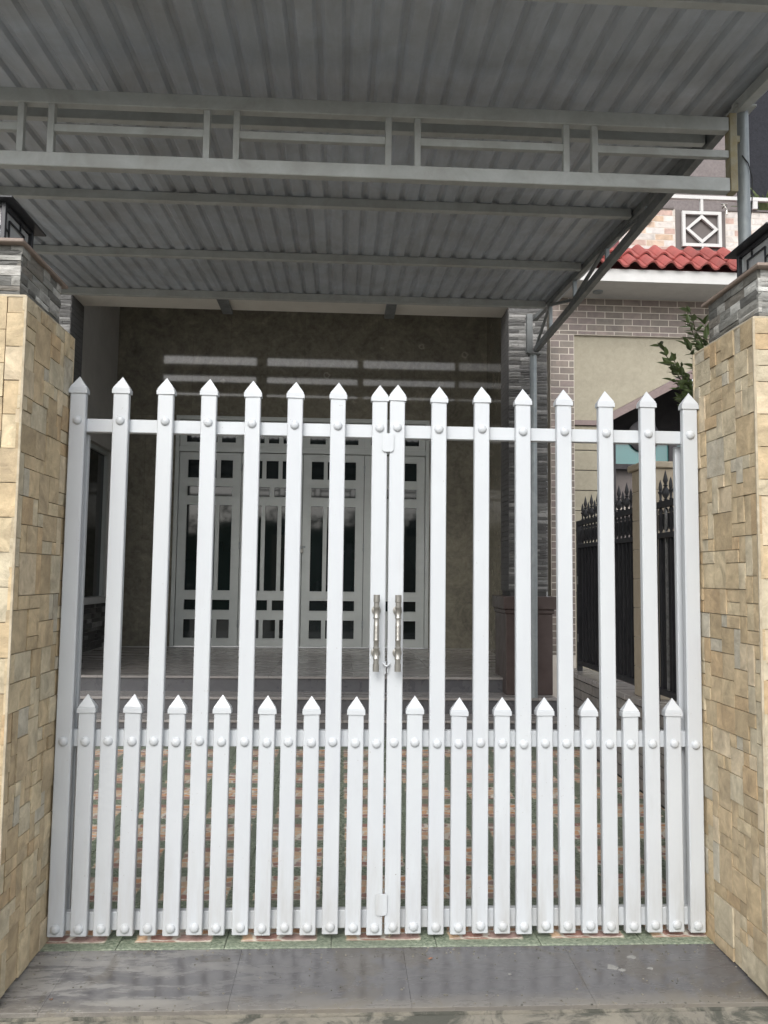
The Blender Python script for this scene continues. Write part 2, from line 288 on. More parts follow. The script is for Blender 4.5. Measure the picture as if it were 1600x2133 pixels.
# ---------------------------------------------------------------- mesh helpers
class MB:
    def __init__(s): s.v = []; s.f = []
    def box(s, x0, x1, y0, y1, z0, z1):
        n = len(s.v)
        s.v += [(x0,y0,z0),(x1,y0,z0),(x1,y1,z0),(x0,y1,z0),(x0,y0,z1),(x1,y0,z1),(x1,y1,z1),(x0,y1,z1)]
        s.f += [tuple(n+i for i in q) for q in ((0,3,2,1),(4,5,6,7),(0,1,5,4),(1,2,6,5),(2,3,7,6),(3,0,4,7))]
        return s
    def prism(s, pts, axis, a, b):                 # pts: 2-D outline swept from a to b along axis (0 x, 1 y, 2 z)
        n = len(s.v); k = len(pts)
        for w in (a, b):
            for p, q in pts:
                s.v.append({0: (w, p, q), 1: (p, w, q), 2: (p, q, w)}[axis])
        s.f.append(tuple(n+i for i in range(k))); s.f.append(tuple(n+k+i for i in reversed(range(k))))
        for i in range(k):
            j = (i+1) % k; s.f.append((n+i, n+k+i, n+k+j, n+j))
        return s
    def bar(s, p, q, w, h=None, up=(0, 0, 1)):      # square bar from p to q
        h = h or w; p = Vector(p); q = Vector(q); d = (q-p).normalized()
        u = Vector(up); 
        if abs(d.dot(u)) > .99: u = Vector((0, 1, 0))
        r = d.cross(u).normalized(); u = r.cross(d).normalized(); n = len(s.v)
        for e in (p, q):
            for a, b in ((-1,-1),(1,-1),(1,1),(-1,1)): s.v.append(tuple(e + r*a*w/2 + u*b*h/2))
        s.f += [(n,n+1,n+2,n+3),(n+7,n+6,n+5,n+4)] + [(n+i, n+4+i, n+4+(i+1)%4, n+(i+1)%4) for i in range(4)]
        return s
    def lathe(s, prof, c=(0,0,0), seg=16, axis=2):  # prof (r, h)
        n = len(s.v); k = len(prof)
        for i in range(seg):
            a = 2*math.pi*i/seg
            for r, h in prof:
                x, y = r*math.cos(a), r*math.sin(a)
                p = {2: (x, y, h), 1: (x, h, y), 0: (h, x, y)}[axis]
                s.v.append((p[0]+c[0], p[1]+c[1], p[2]+c[2]))
        for i in range(seg):
            j = (i+1) % seg
            for m in range(k-1): s.f.append((n+i*k+m, n+j*k+m, n+j*k+m+1, n+i*k+m+1))
        if prof[0][0] > 1e-4: s.f.append(tuple(n+i*k for i in reversed(range(seg))))
        if prof[-1][0] > 1e-4: s.f.append(tuple(n+i*k+k-1 for i in range(seg)))
        return s
    def tube(s, pts, r, seg=8):
        n = len(s.v); pts = [Vector(p) for p in pts]; k = len(pts)
        rr = r if isinstance(r, (list, tuple)) else [r]*k
        for i, p in enumerate(pts):
            d = (pts[min(i+1, k-1)] - pts[max(i-1, 0)]).normalized()
            u = Vector((0, 0, 1)) if abs(d.z) < .9 else Vector((0, 1, 0))
            a = d.cross(u).normalized(); b = a.cross(d)
            for j in range(seg):
                t = 2*math.pi*j/seg; s.v.append(tuple(p + a*math.cos(t)*rr[i] + b*math.sin(t)*rr[i]))
        for i in range(k-1):
            for j in range(seg):
                q = (j+1) % seg; s.f.append((n+i*seg+j, n+i*seg+q, n+(i+1)*seg+q, n+(i+1)*seg+j))
        s.f.append(tuple(n+j for j in reversed(range(seg)))); s.f.append(tuple(n+(k-1)*seg+j for j in range(seg)))
        return s
    def mesh(s, name, m, smooth=False, bevel=0):
        me = bpy.data.meshes.new(name); me.from_pydata(s.v, [], s.f); me.validate()
        bm = bmesh.new(); bm.from_mesh(me)
        bmesh.ops.recalc_face_normals(bm, faces=bm.faces)
        if bevel:
            bmesh.ops.bevel(bm, geom=[e for e in bm.edges if len(e.link_faces) == 2 and e.calc_face_angle(0) > .6],
                            offset=bevel, segments=1, affect='EDGES', clamp_overlap=True)
        bm.to_mesh(me); bm.free()
        if m: me.materials.append(m)
        if smooth:
            for p in me.polygons: p.use_smooth = True
            try: me.set_sharp_from_angle(angle=rad(40))
            except Exception: pass
        return me
    def build(s, name, m, parent=None, smooth=False, bevel=0):
        return link(name, s.mesh(name, m, smooth, bevel), parent)
def link(name, me, parent=None, loc=None, scale=None, rz=0):
    o = bpy.data.objects.new(name, me); COL.objects.link(o)
    if loc is not None: o.location = loc
    if scale is not None: o.scale = scale
    if rz: o.rotation_euler.z = rz
    if parent is not None: attach(o, parent)
    return o
WP = {}
def wpos(o): return WP.get(o.name, Vector((0, 0, 0)))
def attach(o, parent):                              # children are written in world coordinates; only empties are moved
    o.parent = parent
    o.matrix_parent_inverse = Matrix.Translation(-wpos(parent))
def thing(name, label, cat, loc, group=None, kind=None):
    o = bpy.data.objects.new(name, None); COL.objects.link(o); o.location = loc; o.empty_display_size = .1
    WP[o.name] = Vector(loc)
    tag(o, label, cat, group, kind); return o
def tag(o, label=None, cat=None, group=None, kind=None):
    for k, v in (('label', label), ('category', cat), ('group', group), ('kind', kind)):
        if v: o[k] = v
    return o
def holder(name, parent):                           # an Empty part that carries sub-parts
    o = bpy.data.objects.new(name, None); COL.objects.link(o); o.empty_display_size = .05; attach(o, parent); return o

def piece_meshes(name, m, count=6, amp=.1, nx=3, nz=3):   # unit split-faced pieces: 1 x 1 face looking to -Y, 1 deep
    out = []
    for k in range(count):
        v = []; f = []
        for j in range(nz+1):
            for i in range(nx+1):
                ed = i in (0, nx) or j in (0, nz)
                d = -.5 + (amp*1.2 if ed else 0) + (random.uniform(-amp, amp)*(.35 if ed else .8))
                v.append((-.5 + i/nx + (0 if i in (0, nx) else random.uniform(-.07, .07)), d, -.5 + j/nz + (0 if j in (0, nz) else random.uniform(-.07, .07))))
        for j in range(nz):
            for i in range(nx):
                a = j*(nx+1)+i; f.append((a, a+1, a+nx+2, a+nx+1))
        b = len(v); v += [(-.5,.5,-.5),(.5,.5,-.5),(.5,.5,.5),(-.5,.5,.5)]
        c = [0, nx, (nx+1)*(nz+1)-1, (nx+1)*nz]
        bot = list(range(0, nx+1)); top = list(range((nx+1)*nz, (nx+1)*(nz+1)))
        lef = [j*(nx+1) for j in range(nz+1)]; rig = [j*(nx+1)+nx for j in range(nz+1)]
        f += [tuple(reversed(bot)) + (b, b+1), tuple(top) + (b+2, b+3), tuple(lef) + (b+3, b), tuple(reversed(rig)) + (b+1, b+2), (b+1, b, b+3, b+2)]
        me = bpy.data.meshes.new(name); me.from_pydata(v, [], f); me.materials.append(m)
        bm = bmesh.new(); bm.from_mesh(me); bmesh.ops.recalc_face_normals(bm, faces=bm.faces); bm.to_mesh(me); bm.free()
        out.append(me)
    return out
def box_piece(name, m, bev=.0):
    return MB().box(-.5, .5, -.5, .5, -.5, .5).mesh(name, m)
def face_grid(u0, u1, z0, z1, pieces_cb):
    pass
def ashlar(nu, nz, sizes):                          # random rectangular packing of a unit grid
    occ = [[False]*nu for _ in range(nz)]; out = []
    for j in range(nz):
        for i in range(nu):
            if occ[j][i]: continue
            opts = sizes[:]; random.shuffle(opts)
            for w, h in opts + [(1, 1)]:
                if i+w > nu or j+h > nz: continue
                if any(occ[j+b][i+a] for a in range(w) for b in range(h)): continue
                for a in range(w):
                    for b in range(h): occ[j+b][i+a] = True
                out.append((i, j, w, h)); break
    return out
def strips(u0, u1, z0, z1, hs, ws):                 # stacked ledge stones: rows of random height cut at random lengths
    z = z0; out = []
    while z < z1 - 1e-4:
        h = min(random.choice(hs), z1 - z)
        if z1 - z - h < min(hs)*.7: h = z1 - z
        u = u0 - random.uniform(0, .5)*max(ws)*0
        while u < u1 - 1e-4:
            w = min(random.uniform(*ws), u1 - u)
            if u1 - u - w < ws[0]*.6: w = u1 - u
            out.append((u, u+w, z, z+h)); u += w
        z += h
    return out
def put_piece(name, meshes, parent, face, u0, u1, z0, z1, pos, depth, gap, proud=0):
    # face: 'front' (looks to -Y, pos = Y), 'right' (looks to +X), 'left' (looks to -X)
    me = random.choice(meshes); w = u1-u0-gap; h = z1-z0-gap; uc, zc = (u0+u1)/2, (z0+z1)/2; dd = depth
    if face == 'front': return link(name, me, parent, (uc, pos + dd/2 - proud, zc), (w, dd, h))
    if face == 'right': return link(name, me, parent, (pos - dd/2 + proud, uc, zc), (w, dd, h), rad(90))
    return link(name, me, parent, (pos + dd/2 - proud, uc, zc), (w, dd, h), rad(-90))

# ================================================================ SETTING: ground, courtyard floor, threshold
g = MB().box(-60, 60, -6, 60, -.32, -.12).build('ground', MT['ground']); tag(g, 'pale bare ground under and around the two houses', None, None, 'structure')
g = MB().box(-60, 60, -60, -6.01, -.32, -.16).build('road', MT['asphalt']); tag(g, 'grey street in front of the gate', None, None, 'structure')
ap = MB()
for i in range(44):
    x0 = -3.3 + i*.15; a = noise.noise((x0*2.1, 0, 0))*.012
    ap.box(x0, x0+.1502, 1.0, 2.776 + a*.6, -.119, -.036 + a*.3)
ap = MB().box(-3.3, 3.3, .6, 2.781, -.1195, -.030).build('concrete_apron', MT['concrete'], bevel=.012)
tag(ap, 'stained concrete kerb in front of the dark threshold slabs', None, None, 'structure')

th = thing('threshold', 'dark grey slab threshold between the two gate pillars', None, (.18, 3.0, -.01), kind='structure')
MB().box(-1.62, 1.98, 2.785, 3.185, -.119, -.028).build('bed', MT['concrete'], th)
for x0, x1 in ((-1.60, -.9475), (-.9475, -.347), (-.347, .2555), (.2555, .870), (.870, 1.9)):
    v = MB(); v.prism([(2.79, -.030), (3.196, -.030), (3.196, -.001), (2.79, -.0145)], 0, x0+.0002, x1-.0002)
    v.build('paving_slab', MT['slab'], th, bevel=.0008)

fl = thing('courtyard_floor', 'courtyard floor of green tiles printed with orange and purple flagstone panels', None, (0, 5.2, 0), kind='structure')
MB().box(-3.3, 1.999, 3.199, 7.9, -.119, -.006).build('grout_bed', MT['grout_floor'], fl)
tile_me = MB().box(-.1988, .1988, -.1988, .1988, -.008, 0).mesh('floor_tile', MT['ftile'], bevel=.0012)
for i in range(-9, 5):
    for j in range(0, 11):
        cx, cy = -.0145 + .4*i + .2, 3.2 + .4*j + .2
        if cx - .2 < -3.3 or cx + .2 > 2.0 or cy > 7.45: continue
        link('floor_tile', tile_me, fl, (cx, cy, random.uniform(-.0005, .0005)))
# cut strip beside the boundary wall
for j in range(0, 11):
    cy = 3.2 + .4*j + .2
    if cy > 7.45: continue
    o = link('floor_tile', MB().box(-.2, -.2+.2085, -.1988, .1988, -.008, 0).mesh('floor_tile', MT['ftile']), fl, (1.7855+.2, cy, 0))

# ================================================================ GATE PILLARS
SAND = piece_meshes('stone', MT['sandstone'], 10, .065)
LEDGE = piece_meshes('ledge_stone', MT['ledge'], 8, .16, 3, 2)
LEDGED = piece_meshes('ledge_stone', MT['ledge_dark'], 6, .16, 3, 2)
SIZES = [(2,2),(2,1),(2,3),(1,1),(1,2),(2,2),(3,2),(1,2),(2,2),(1,1),(2,1),(1,3),(3,3)]
def pillar(x0, x1, inner, label):
    y0, y1, zt = 2.79, 3.29, 2.335
    t = thing('gate_pillar', label, 'pillar', ((x0+x1)/2, (y0+y1)/2, 0), 'gate pillars')
    d = .016
    MB().box(x0+d-.003 if inner == 'left' else x0+.004, x1-.004 if inner == 'left' else x1-d+.003, y0+d-.003, y1-.002, -.119, zt-.004).build('core', MT['sand_grout'], t)
    # inner face
    ny, nz = 10, 48; uy, uz = (y1-y0)/ny, zt/nz
    for i, j, w, h in ashlar(ny, nz, SIZES):
        put_piece('stone', SAND, t, inner, y0+i*uy, y0+(i+w)*uy, .0+j*uz, (j+h)*uz, x1 if inner == 'right' else x0, d, .0028, random.uniform(-.003, .004))
    # street face: the stones near the inner corner show, the face is built across
    nx = round((x1-x0)/.062); ux = (x1-x0)/nx
    for i, j, w, h in ashlar(nx, 40, [(2,2),(3,2),(2,3),(3,3),(2,1),(1,2),(2,2)]):
        put_piece('stone', SAND, t, 'front', x0+i*ux, x0+(i+w)*ux, j*zt/40, (j+h)*zt/40, y0, d, .0028, random.uniform(-.003, .004))
    xi = x1 if inner == 'right' else x0
    MB().box(xi-.004, xi+.004, y0-.004, y0+.004, -.1, zt).build('corner_trim', MT['sand_grout'], t, bevel=.001)
    MB().box(xi-.004, xi+.004, y1-.006, y1+.002, -.1, zt).build('corner_trim', MT['sand_grout'], t, bevel=.001)
    MB().box(x0+.001, x1-.001, y0+.001, y1-.001, zt-.0035, zt+.006).build('stone_top', MT['sand_grout'], t, bevel=.002)
    # grey ledge-stone block under the lamp
    a0, a1, b0, b1, zb = x0+.03, x1-.03, y0+.02, y1-.075, 2.522
    MB().box(a0+.012, a1-.012, b0+.012, b1-.012, zt+.006, zb).build('ledge_core', MT['mortar_dark'], t)
    for u, uu, z, zz in strips(b0+.002, b1-.002, zt+.007, zb, (.022, .030, .036, .018), (.05, .16)):
        put_piece('ledge_stone', LEDGE, t, inner, u, uu, z, zz, a1 if inner == 'right' else a0, .016, .0018, random.uniform(-.002, .003))
    for u, uu, z, zz in strips(a0+.002, a1-.002, zt+.007, zb, (.022, .030, .036, .018), (.05, .16)):
        put_piece('ledge_stone', LEDGE, t, 'front', u, uu, z, zz, b0, .016, .0018, random.uniform(-.002, .003))
    MB().box(a0-.014, a1+.014, b0-.03, b1+.03, zb, zb+.014).build('coping', MT['coping'], t, bevel=.003)
    return (a0+a1)/2, (b0+b1)/2, zb+.014
cl = pillar(-1.60, -1.09, 'right', 'buff stone gate pillar left of the white gate, grey stone band on top')
cr = pillar(1.46, 1.97, 'left', 'buff stone gate pillar right of the white gate, leafy branches beside it')

def pillar_lamp(c, side, label):
    x, y, z = c; t = thing('pillar_lamp', label, 'lamp', c, 'lamps on the gate pillars')
    w, h = .125, .172
    if side > 0: x += .0
    # corner posts and rails: frame
    f = MB()
    for sx in (-1, 1):
        for sy in (-1, 1): f.box(x+sx*w-.008, x+sx*w+.008, y+sy*w-.008, y+sy*w+.008, z, z+h)
    for zz in (z+.001, z+h-.014):
        for s_ in (-1, 1):
            f.box(x-w+.008, x+w-.008, y+s_*w-.006, y+s_*w+.006, zz, zz+.013)
            f.box(x+s_*w-.006, x+s_*w+.006, y-w+.008, y+w-.008, zz, zz+.013)
    f.build('frame', MT['black'], t, bevel=.0015)
    for s_ in (-1, 1):                               # four milky panels
        MB().box(x-w+.009, x+w-.009, y+s_*(w-.012)-.002, y+s_*(w-.012)+.002, z+.014, z+h-.014).build('panel', MT['panel'], t)
        MB().box(x+s_*(w-.012)-.002, x+s_*(w-.012)+.002, y-w+.015, y+w-.015, z+.014, z+h-.014).build('panel', MT['panel'], t)
    # geometric lattice bars on each side
    for k, (ax, s_) in enumerate((('x', 1), ('x', -1), ('y', -1), ('y', 1))):
        l = MB(); b = .0045
        def seg(u0, u1, v0, v1):
            if ax == 'x': l.box(x+s_*(w-.004)-.003, x+s_*(w-.004)+.003, y+u0, y+u1, z+v0, z+v1)
            else: l.box(x+u0, x+u1, y+s_*(w-.004)-.003, y+s_*(w-.004)+.003, z+v0, z+v1)
        seg(-.07, -.07+b, .05, .13); seg(.065, .065+b, .05, .13); seg(-.07+b, .065, .05, .05+b); seg(-.07+b, .065, .13-b, .13)
        seg(-.117, -.07, .085, .085+b); seg(.065+b, .117, .085, .085+b); seg(-.03, -.03+b, .0135, .05); seg(.03, .03+b, .13, .158)
        l.build('lattice', MT['black'], t)
    # roof: thin overhanging plate with a low hip
    r = .168; zt = z+h
    MB().box(x-r, x+r, y-r, y+r, zt, zt+.008).build('roof_plate', MT['black'], t, bevel=.002)
    n = MB(); n.v = [(x-r+.01, y-r+.01, zt+.008), (x+r-.01, y-r+.01, zt+.008), (x+r-.01, y+r-.01, zt+.008), (x-r+.01, y+r-.01, zt+.008), (x, y, zt+.085)]
    n.f = [(0,3,2,1),(0,1,4),(1,2,4),(2,3,4),(3,0,4)]; n.build('roof', MT['black'], t)
    MB().lathe([(.012, 0), (.016, .012), (.006, .022), (.012, .034), (0, .048)], (x, y, zt+.08), 12).build('finial', MT['black'], t, True)
pillar_lamp(cl, -1, 'black square lantern standing on the left gate pillar')
pillar_lamp(cr, 1, 'black square lantern standing on the right gate pillar')

# ================================================================ GATE
GY = 3.25
def rivet_mesh():
    prof = [(.0185, 0), (.0172, .0045), (.0140, .0085), (.0085, .0112), (0, .0125)]
    m = MB(); m.lathe([(r, -h) for r, h in prof], (0, 0, 0), 14, 1); return m.mesh('rivet', MT['white'], True)
RIV = rivet_mesh()
PW = .0305
def picket_mesh(h):
    m = MB(); m.box(-PW, PW, 0, .030, 0, h); return m.mesh('picket', MT['white'], bevel=.003)
def cap_mesh():
    a, b = .0355, .0325; m = MB()
    y = .015
    m.box(-a, a, y-.0195, y+.0195, 0, .017)
    n = len(m.v); m.v += [(-b, y-.0175, .017), (b, y-.0175, .017), (b, y+.0175, .017), (-b, y+.0175, .017),
                          (-b, y-.0175, .023), (b, y-.0175, .023), (b, y+.0175, .023), (-b, y+.0175, .023), (0, y, .070)]
    m.f += [(n,n+1,n+5,n+4),(n+1,n+2,n+6,n+5),(n+2,n+3,n+7,n+6),(n+3,n,n+4,n+7),(n+4,n+5,n+8),(n+5,n+6,n+8),(n+6,n+7,n+8),(n+7,n+4,n+8)]
    return m.mesh('cap', MT['white'])
CAP = cap_mesh(); TALL = picket_mesh(2.108-.022); SHORT = picket_mesh(.860-.022)
Z1, Z2, Z3 = 1.9926, .7454, .0505
def gate_leaf(xs_tall, xs_short, hinge, label, zl):
    x_m = sum(xs_tall)/len(xs_tall)
    t = thing('gate_leaf', label, 'gate', (x_m, GY, .02), 'leaves of the white picket gate')
    lo, hi = min(xs_tall), max(xs_tall)
    for z0, z1, d in ((1.955, 2.008, .0), (.724, .787, 0), (.036, .104, 0)):
        MB().box(lo-.02, hi+.02, GY+.0305, GY+.064, z0, z1).build('rail', MT['white'], t, bevel=.002)
    hx = lo+.009 if hinge < 0 else hi-.013
    MB().box(hx-.022, hx+.022, GY+.0655, GY+.090, .03, 1.95).build('stile', MT['white'], t, bevel=.002)
    for k, (xs, me, top, zs) in enumerate(((xs_tall, TALL, 2.108, (Z1, Z2, Z3)), (xs_short, SHORT, .860, (Z2, Z3)))):
        for i, x in enumerate(xs):
            dz = random.uniform(-.003, .003)
            p = link('picket', me, t, (x + random.uniform(-.0015, .0015), GY + random.uniform(-.001, .001), .022+dz+zl*(x-.18)))
            p.rotation_euler.y = random.uniform(-.0022, .0022)
            c = link('cap', CAP, None, (0, 0, (top-.022)-.006)); c.parent = p
            c.rotation_euler = (random.uniform(-.02, .02), random.uniform(-.025, .025), random.uniform(-.04, .04))
            for z in zs:
                r = link('rivet', RIV, None, (random.uniform(-.0015, .0015), .0, z-.022+random.uniform(-.001, .001))); r.parent = p
    # weld-on hinges at the pillar
    for z in (1.86, .55):
        xh = lo-.0335 if hinge < 0 else hi+.0335
        MB().lathe([(.007, z), (.007, z+.07)], (xh+(.0 if hinge < 0 else .0), GY+.085, 0), 10).build('hinge', MT['white'], t, True)
    return t
xl = [-1.0543 + .1724*i for i in range(8)]; xl[-1] -= .002
xr = [.2142 + .1723*i for i in range(8)]; xr[0] += .0045
sl_ = [-1.0543 + .1724*(i+.5) for i in range(7)]; sr_ = [.2142 + .1723*(i+.5) for i in range(7)]
gl = gate_leaf(xl, sl_, -1, 'left leaf of the white metal picket gate, hung on the left pillar', -.004)
gr = gate_leaf(xr, sr_, 1, 'right leaf of the white metal picket gate, hung on the right pillar', -.004)
def pull_handle(x, leaf):
    z0, z1 = 1.026, 1.322; y = GY-.045
    prof = [(.0, z0), (.0125, z0), (.0125, z0+.028), (.0105, z0+.030), (.0105, z0+.045), (.0128, z0+.047), (.0128, z0+.052), (.0112, z0+.054), (.0112, z0+.084), (.0128, z0+.086), (.0128, z0+.091), (.0102, z0+.094)]
    mid = [(.0102, z0+.118), (.0118, z0+.120)]
    for k in range(12): mid += [(.0118, z0+.122+k*.005), (.0105, z0+.1245+k*.005)]
    tail = [(.0102, z1-.094), (.0128, z1-.091), (.0128, z1-.086), (.0112, z1-.084), (.0112, z1-.054), (.0128, z1-.052), (.0128, z1-.047), (.0105, z1-.045), (.0105, z1-.030), (.0125, z1-.028), (.0125, z1), (0, z1)]
    h = MB().lathe(prof + mid + tail, (x, y, 0), 20).build('pull_handle', MT['chrome'], leaf, True)
    for z in (z0+.069, z1-.062):
        MB().lathe([(.0185, GY-.0005), (.0185, GY-.006), (.009, GY-.008), (.008, y+.008)], (x, 0, z), 18, 1).build('handle_mount', MT['chrome'], h, True)
pull_handle(.141, gl); pull_handle(.2255, gr)
def plate(x0, x1, z0, z1, leaf):
    r = .012; pts = []
    for cx, cz, a0 in ((x1-r, z1-.004, 0), (x0+r, z1-.004, 90), (x0+r, z0+r, 180), (x1-r, z0+r, 270)):
        for k in range(4):
            a = rad(a0+k*30); pts.append((cx+r*math.cos(a), cz+(r if a0 >= 180 else .004)*math.sin(a)))
    MB().prism(pts, 1, GY-.0075, GY-.0032).build('stop_plate', MT['white'], leaf)
plate(.157, .203, 1.893, 1.968, gl); plate(.153, .197, .096, .176, gl)
MB().lathe([(.006, -.004), (.006, .16)], (.211, GY+.042, 0), 10).build('drop_bolt', MT['rust'], gr, True)
MB().tube([(.172, GY-.004, 1.052), (.176, GY-.016, 1.048), (.184, GY-.020, 1.044), (.192, GY-.016, 1.048), (.196, GY-.004, 1.052)], .004).build('hasp', MT['white'], gl, True)
MB().box(.176, .181, GY-.012, GY, 1.012, 1.06).build('hasp', MT['white'], gl, bevel=.001)
MB().box(.187, .192, GY-.012, GY, 1.016, 1.056).build('hasp', MT['white'], gr, bevel=.001)

# ================================================================ CANOPY
RX0, RX1 = -3.72, 1.90
RY0, RY1 = 2.60, 7.20
def rz(y): return 3.64 + .07*(y-3.5)
can = thing('metal_canopy', 'grey corrugated metal canopy on pipe posts over the courtyard', 'canopy', (1.853, 3.6, 0))
per = .117
def sheet(xa, ncor, ya, yb, lift):
    prof = []
    for k in range(ncor):
        x = xa + k*per
        prof += [(x, 0), (x+.066, 0), (x+.082, .018), (x+.101, .018)]
    prof.append((xa+ncor*per, 0)); prof.append((xa+ncor*per+.03, 0))
    m = MB(); n = len(prof); th_ = .0012; ns = 6
    for s_ in range(ns+1):
        y = ya + (yb-ya)*s_/ns
        for x, z in prof: m.v.append((x, y, rz(y)+z+lift+noise.noise((x*1.5, y*1.2, 0))*.002))
    for s_ in range(ns+1):
        y = ya + (yb-ya)*s_/ns
        for x, z in prof: m.v.append((x, y, rz(y)+z+lift+th_+noise.noise((x*1.5, y*1.2, 0))*.002))
    off = n*(ns+1)
    for s_ in range(ns):
        for i in range(n-1):
            a = s_*n+i; m.f.append((a, a+1, a+n+1, a+n)); m.f.append((off+a, off+a+n, off+a+n+1, off+a+1))
    for i in range(n-1):
        m.f.append((i, off+i, off+i+1, i+1)); a = ns*n+i; m.f.append((a, a+1, off+a+1, off+a))
    for s_ in range(ns):
        a = s_*n; m.f.append((a, a+n, off+a+n, off+a)); a = s_*n+n-1; m.f.append((a, off+a, off+a+n, a+n))
    m.build('roof_sheet', MT['sheet'], can)
x = .72 - 5*8*per
k = 0
while x < RX1-.1:
    nc = 8 if x+8*per < RX1+.05 else int((RX1+.02-x)/per)
    if nc < 1: break
    sheet(x, nc, RY0, RY1, .0015*(k % 2)); x += nc*per; k += 1
RX0 = .72-40*per
for y, w, h, m in ((2.82, .04, .05, 'steel'), (3.87, .04, .074, 'steel'), (4.92, .045, .055, 'steel'), (6.0, .045, .055, 'steel'), (7.1, .045, .060, 'steel')):
    MB().box(RX0, 1.80, y, y+w, rz(y)-h-.001, rz(y)-.001).build('purlin', MT[m], can, bevel=.002)
MB().box(RX0, 1.90, RY0+.01, RY0+.04, rz(RY0)-.06, rz(RY0)-.001).build('purlin', MT['steel'], can, bevel=.002)
# front truss
tr = holder('front_truss', can)
TY = 3.5
MB().box(RX0, 1.741, TY, TY+.045, 3.160, 3.224).build('bottom_chord', MT['steel'], tr, bevel=.003)
MB().box(RX0, 1.741, TY, TY+.045, 3.447, 3.512).build('top_chord', MT['steel'], tr, bevel=.003)
vs = []
for q in range(-3, 4):
    for c in (.181 + .8065*q, .312 + .8065*q):
        if RX0+.1 < c < 1.70:
            MB().box(c-.014, c+.014, TY+.004, TY+.036, 3.224, 3.447).build('upright', MT['steel'], tr, bevel=.0015)
    a, b = .312 + .8065*q + .014, .181 + .8065*(q+1) - .014
    b = min(b, 1.741)
    if a < 1.6: MB().box(a, b, TY+.006, TY+.034, 3.322, 3.356).build('middle_rail', MT['steel'], tr, bevel=.0015)
MB().box(1.742, 1.776, TY-.004, TY+.048, 3.158, 3.530).build('end_plate', MT['rust'], tr, bevel=.002)
# pipe posts
p1 = MB().lathe([(.0285, -.1), (.0285, 3.60)], (1.853, 3.6, 0), 24).build('post', MT['pipe'], can, True)
p2 = MB().lathe([(.034, .296), (.034, 3.53)], (1.806, 7.6, 0), 24).build('post', MT['pipe'], can, True)
MB().box(1.76, 1.87, 7.55, 7.65, 3.531, 3.541).build('bracket_plate', MT['shade_steel'], can)
MB().box(1.74, 1.795, 7.57, 7.63, 3.542, rz(7.6)-.003).build('post_head', MT['shade_steel'], can, bevel=.002)
MB().box(1.80, 1.90, 3.55, 3.65, 3.602, 3.610).build('bracket_plate', MT['steel'], can)
MB().box(1.772, 1.795, 3.51, 3.535, 3.40, 3.43).build('weld_tab', MT['rust'], can)
# side truss
st = holder('side_truss', can); SX = 1.835
MB().bar((SX, 3.66, 3.612), (SX, 7.60, 3.585), .045, .055).build('bottom_chord', MT['shade_steel'], st, bevel=.002)
MB().bar((SX, RY0, rz(RY0)-.033), (SX, 3.62, rz(3.62)-.033), .045, .055).build('top_chord', MT['steel'], st, bevel=.002)
MB().bar((SX, 3.63, rz(3.63)-.028), (SX, 7.66, rz(7.66)-.028), .04, .045).build('top_chord', MT['shade_steel'], st, bevel=.002)
web = [3.97, 4.755, 5.51, 6.31, 7.07]
for y in web: 
    if rz(y)-.052 > 3.645: MB().box(SX-.012, SX+.018, y-.012, y+.012, 3.632, rz(y)-.052).build('upright', MT['pipe'], st, bevel=.0015)
for a, b in (((4.755, 3.64), (5.51, rz(5.51)-.05)), ((5.51, rz(5.51)-.05), (6.31, 3.63)), ((6.31, 3.63), (7.07, rz(7.07)-.05)), ((7.07, rz(7.07)-.05), (7.57, 3.62)), ((4.755, 3.64), (3.97, rz(3.97)-.04))):
    MB().bar((SX-.004, a[0], a[1]), (SX-.004, b[0], b[1]), .022).build('brace', MT['shade_steel'], st)
MB().tube([(1.835, 3.572, 3.37), (1.86, 3.565, 3.33), (1.885, 3.58, 3.27), (1.893, 3.60, 3.18), (1.88, 3.61, 3.0)], .003, 6).build('cable', MT['cable'], can, True)

# ================================================================ HOUSE BEHIND THE COURTYARD
hs = thing('house', 'dark fronted house with deep tiled porch behind the white gate', 'house', (-.4, 8.0, 0))
WX0, WX1, BY = -3.07, 1.975, 11.06
MB().box(WX0-.15, WX1-.001, 7.93, BY+.3, -.119, .418).build('porch_base', MT['riser'], hs)
# steps: dark risers with paler treads
def step(y0, y1, z0, z1, x0, x1):
    MB().box(x0, x1, y0+.012, y1, z0, z1-.0245).build('riser', MT['riser'], hs)
    xa = x0
    while xa < x1-.05:
        xb = min(xa+.9, x1); MB().box(xa+.001, xb-.001, y0-.010, y1+.01, z1-.024, z1).build('tread', MT['tread'], hs, bevel=.004); xa = xb
step(7.24, 7.577, -.1, .147, -2.66, 1.985)
step(7.577, 7.929, -.1, .294, -2.66, 2.02)
xa = WX0
while xa < WX1-.05:
    xb = min(xa+.8, WX1)
    for y0, y1 in ((7.905, 8.7), (8.702, 9.5), (9.502, 10.3), (10.302, BY)):
        MB().box(xa+.0008, xb-.0008, y0, y1, .4185, .44).build('porch_tile', MT['tread'], hs, bevel=.0015)
    xa = xb
